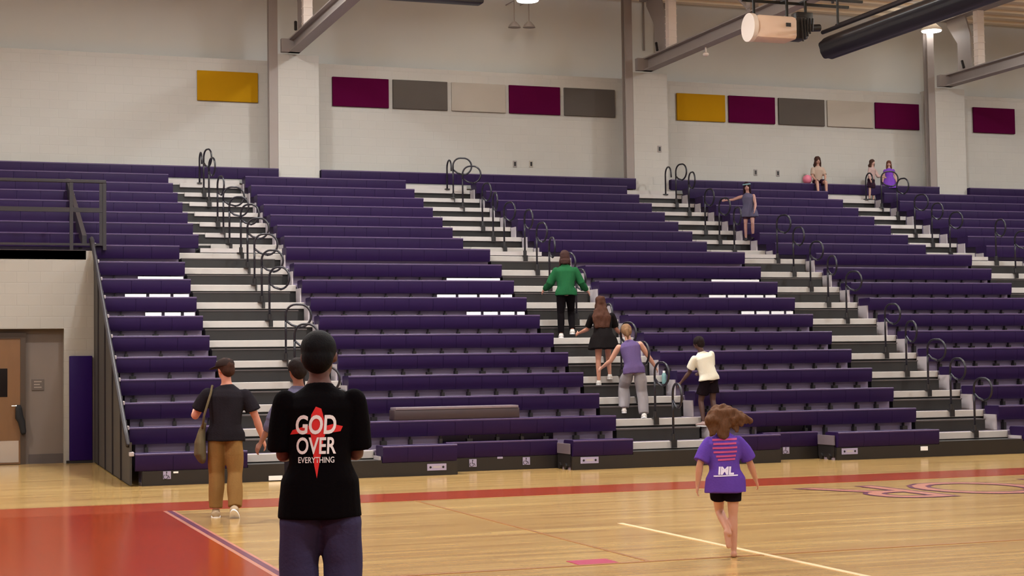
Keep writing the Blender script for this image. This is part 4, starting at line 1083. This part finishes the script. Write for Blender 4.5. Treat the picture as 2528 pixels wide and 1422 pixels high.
person('barefoot child with wild brown hair running in a purple printed tee and black shorts', 1.235, (g0.x, g0.y, 0), -math.radians(24), vox=.008, child=True,
    lean=(-.02, .12, 1), head=(-.08, .25, 1), arms=(((-.42, -.25, -1), (-.12, .15, -1)), ((.5, .2, -1), (.35, .5, -1))),
    legs=(((.06, .5, -1), (.22, -.75, -.55)), ((-.02, .04, -1), (.0, -.06, -1))), feet=((.2, -.2, -1), (.05, 1, 0)), skin=(190, 136, 110), anchor=1, build_=1.0,
    top=dict(name='tee_shirt', mat=cloth('purple_tee', (92, 62, 152)), ease=.02, hem=-.10, flare=.025, sleeve=.44, sease=.016, wr=.012, ws=9),
    bottom=dict(name='shorts', mat=cloth('black_shorts', (20, 12, 20)), len=.30, ease=.01), shoes=None,
    hair=dict(col=(92, 62, 42), style='flying', locks=lk, wr=.022, ws=26), extra=ex8)

# girl coming down near the head of the third aisle
p = foot(1846, rowpos(13)[0]+.50, deckz(14)+.002)
def ex9(J, parts):
    g = MB(); g.tube([J['hl'](.055*math.cos(a), .060*math.sin(a)-.006, .034) for a in [2*PI*q/20 for q in range(20)]], .010*J['hr'], 6, closed=True)
    g.build('headband', mat('aqua_band', srgb(120, 160, 165), .6), J['t'], True)
person('dark haired girl with pale blue headband and grey dress on the third aisle', 1.28, p, math.radians(150), vox=.011, child=True,
    lean=(.05, .1, 1), head=(.1, .1, 1), arms=(((-.2, .3, -1), (.1, .6, -.8)), ((.9, .3, -.35), (.9, .4, -.1))),
    legs=(((-.04, .3, -1), (0, -.25, -1)), ((.04, .05, -1), (0, -.1, -1))), skin=(168, 124, 112),
    top=dict(name='dress', mat=cloth('grey_dress', (84, 80, 100)), ease=.014, hem=-.12, flare=.06, sleeve=0, wr=.01),
    bottom=dict(name='shorts', mat=cloth('plum_shorts', (70, 44, 58)), len=.3, ease=.008), shoes=shoe_d, hair=dict(col=(38, 20, 26), style='long', len=.2), extra=ex9)
# seated girl on the top bench
Y19, z19 = rowpos(19)
p = V3((on_y(2022, 450, Y19+.1).x, Y19+.17, z19))
person('girl with long brown hair and beige top sitting on the topmost bench against the wall', 1.30, p, math.radians(168), vox=.011, child=True, anchor='seat',
    lean=(0, .1, 1), head=(.05, .15, 1), arms=(((-.2, .4, -1), (.3, .8, -.5)), ((.2, .4, -1), (-.2, .8, -.6))),
    legs=(((-.15, 1, -.15), (0, .1, -1)), ((.15, 1, -.15), (0, .25, -1))), skin=(186, 140, 120),
    top=dict(name='shirt', mat=cloth('beige_top', (182, 158, 140)), ease=.014, hem=-.01, sleeve=.4, sease=.01),
    bottom=dict(name='shorts', mat=cloth('dark_shorts', (52, 28, 44)), len=.35, ease=.012), shoes=dict(mat=mat('beige_shoe', srgb(170, 140, 128), .6)), hair=dict(col=(66, 42, 34), style='long', len=.15))
b0 = on_y(1993, 444, Y19+.2)
o = MB().ell((0, 0, 0), (.12, .12, .12)).build('pink_ball', mat('pink_rubber', srgb(222, 120, 140), .5), None, True); o.location = (b0.x, Y19+.2, z19+.118)
MB().ell((0, 0, .118), (.015, .015, .006), n=6).build('valve', M['whitep'], o, True)
tag(o, 'small pink ball on the topmost bench beside the seated girl', 'ball')
# two small children at the head of the fourth aisle
p = V3((on_y(2155, 450, rowpos(18)[0]+.75).x, rowpos(18)[0]+.75, deckz(19)))
person('small child in pale top and dark skirt beside the rail atop the fourth aisle', 1.06, p, math.radians(200), vox=.010, child=True,
    lean=(-.1, .1, 1), arms=(((-.3, .3, -1), (-.4, .8, -.2)), ((.35, .1, -1), (.1, .4, -1))), skin=(190, 146, 128),
    top=dict(name='shirt', mat=cloth('pale_top', (186, 156, 148)), ease=.014, hem=-.0, sleeve=.7),
    bottom=dict(name='shorts', mat=cloth('dark_skirt', (48, 30, 42)), len=.42, ease=.02, flare=1.6), shoes=shoe_d, hair=dict(col=(72, 48, 38), style='long', len=.12))
p = V3((on_y(2203, 450, rowpos(18)[0]+.78).x, rowpos(18)[0]+.78, deckz(19)))
person('small child with long auburn hair in a purple dress atop the fourth aisle', 1.06, p, math.radians(150), vox=.010, child=True,
    lean=(0, 0, 1), arms=(((-.3, .1, -1), (-.1, .5, -1)), ((.3, .1, -1), (.1, .5, -1))), skin=(196, 150, 134),
    top=dict(name='dress', mat=cloth('violet_dress', (120, 70, 176)), ease=.012, hem=-.2, flare=.09, sleeve=.15), bottom=None,
    shoes=shoe_d, hair=dict(col=(104, 62, 48), style='long', len=.18))
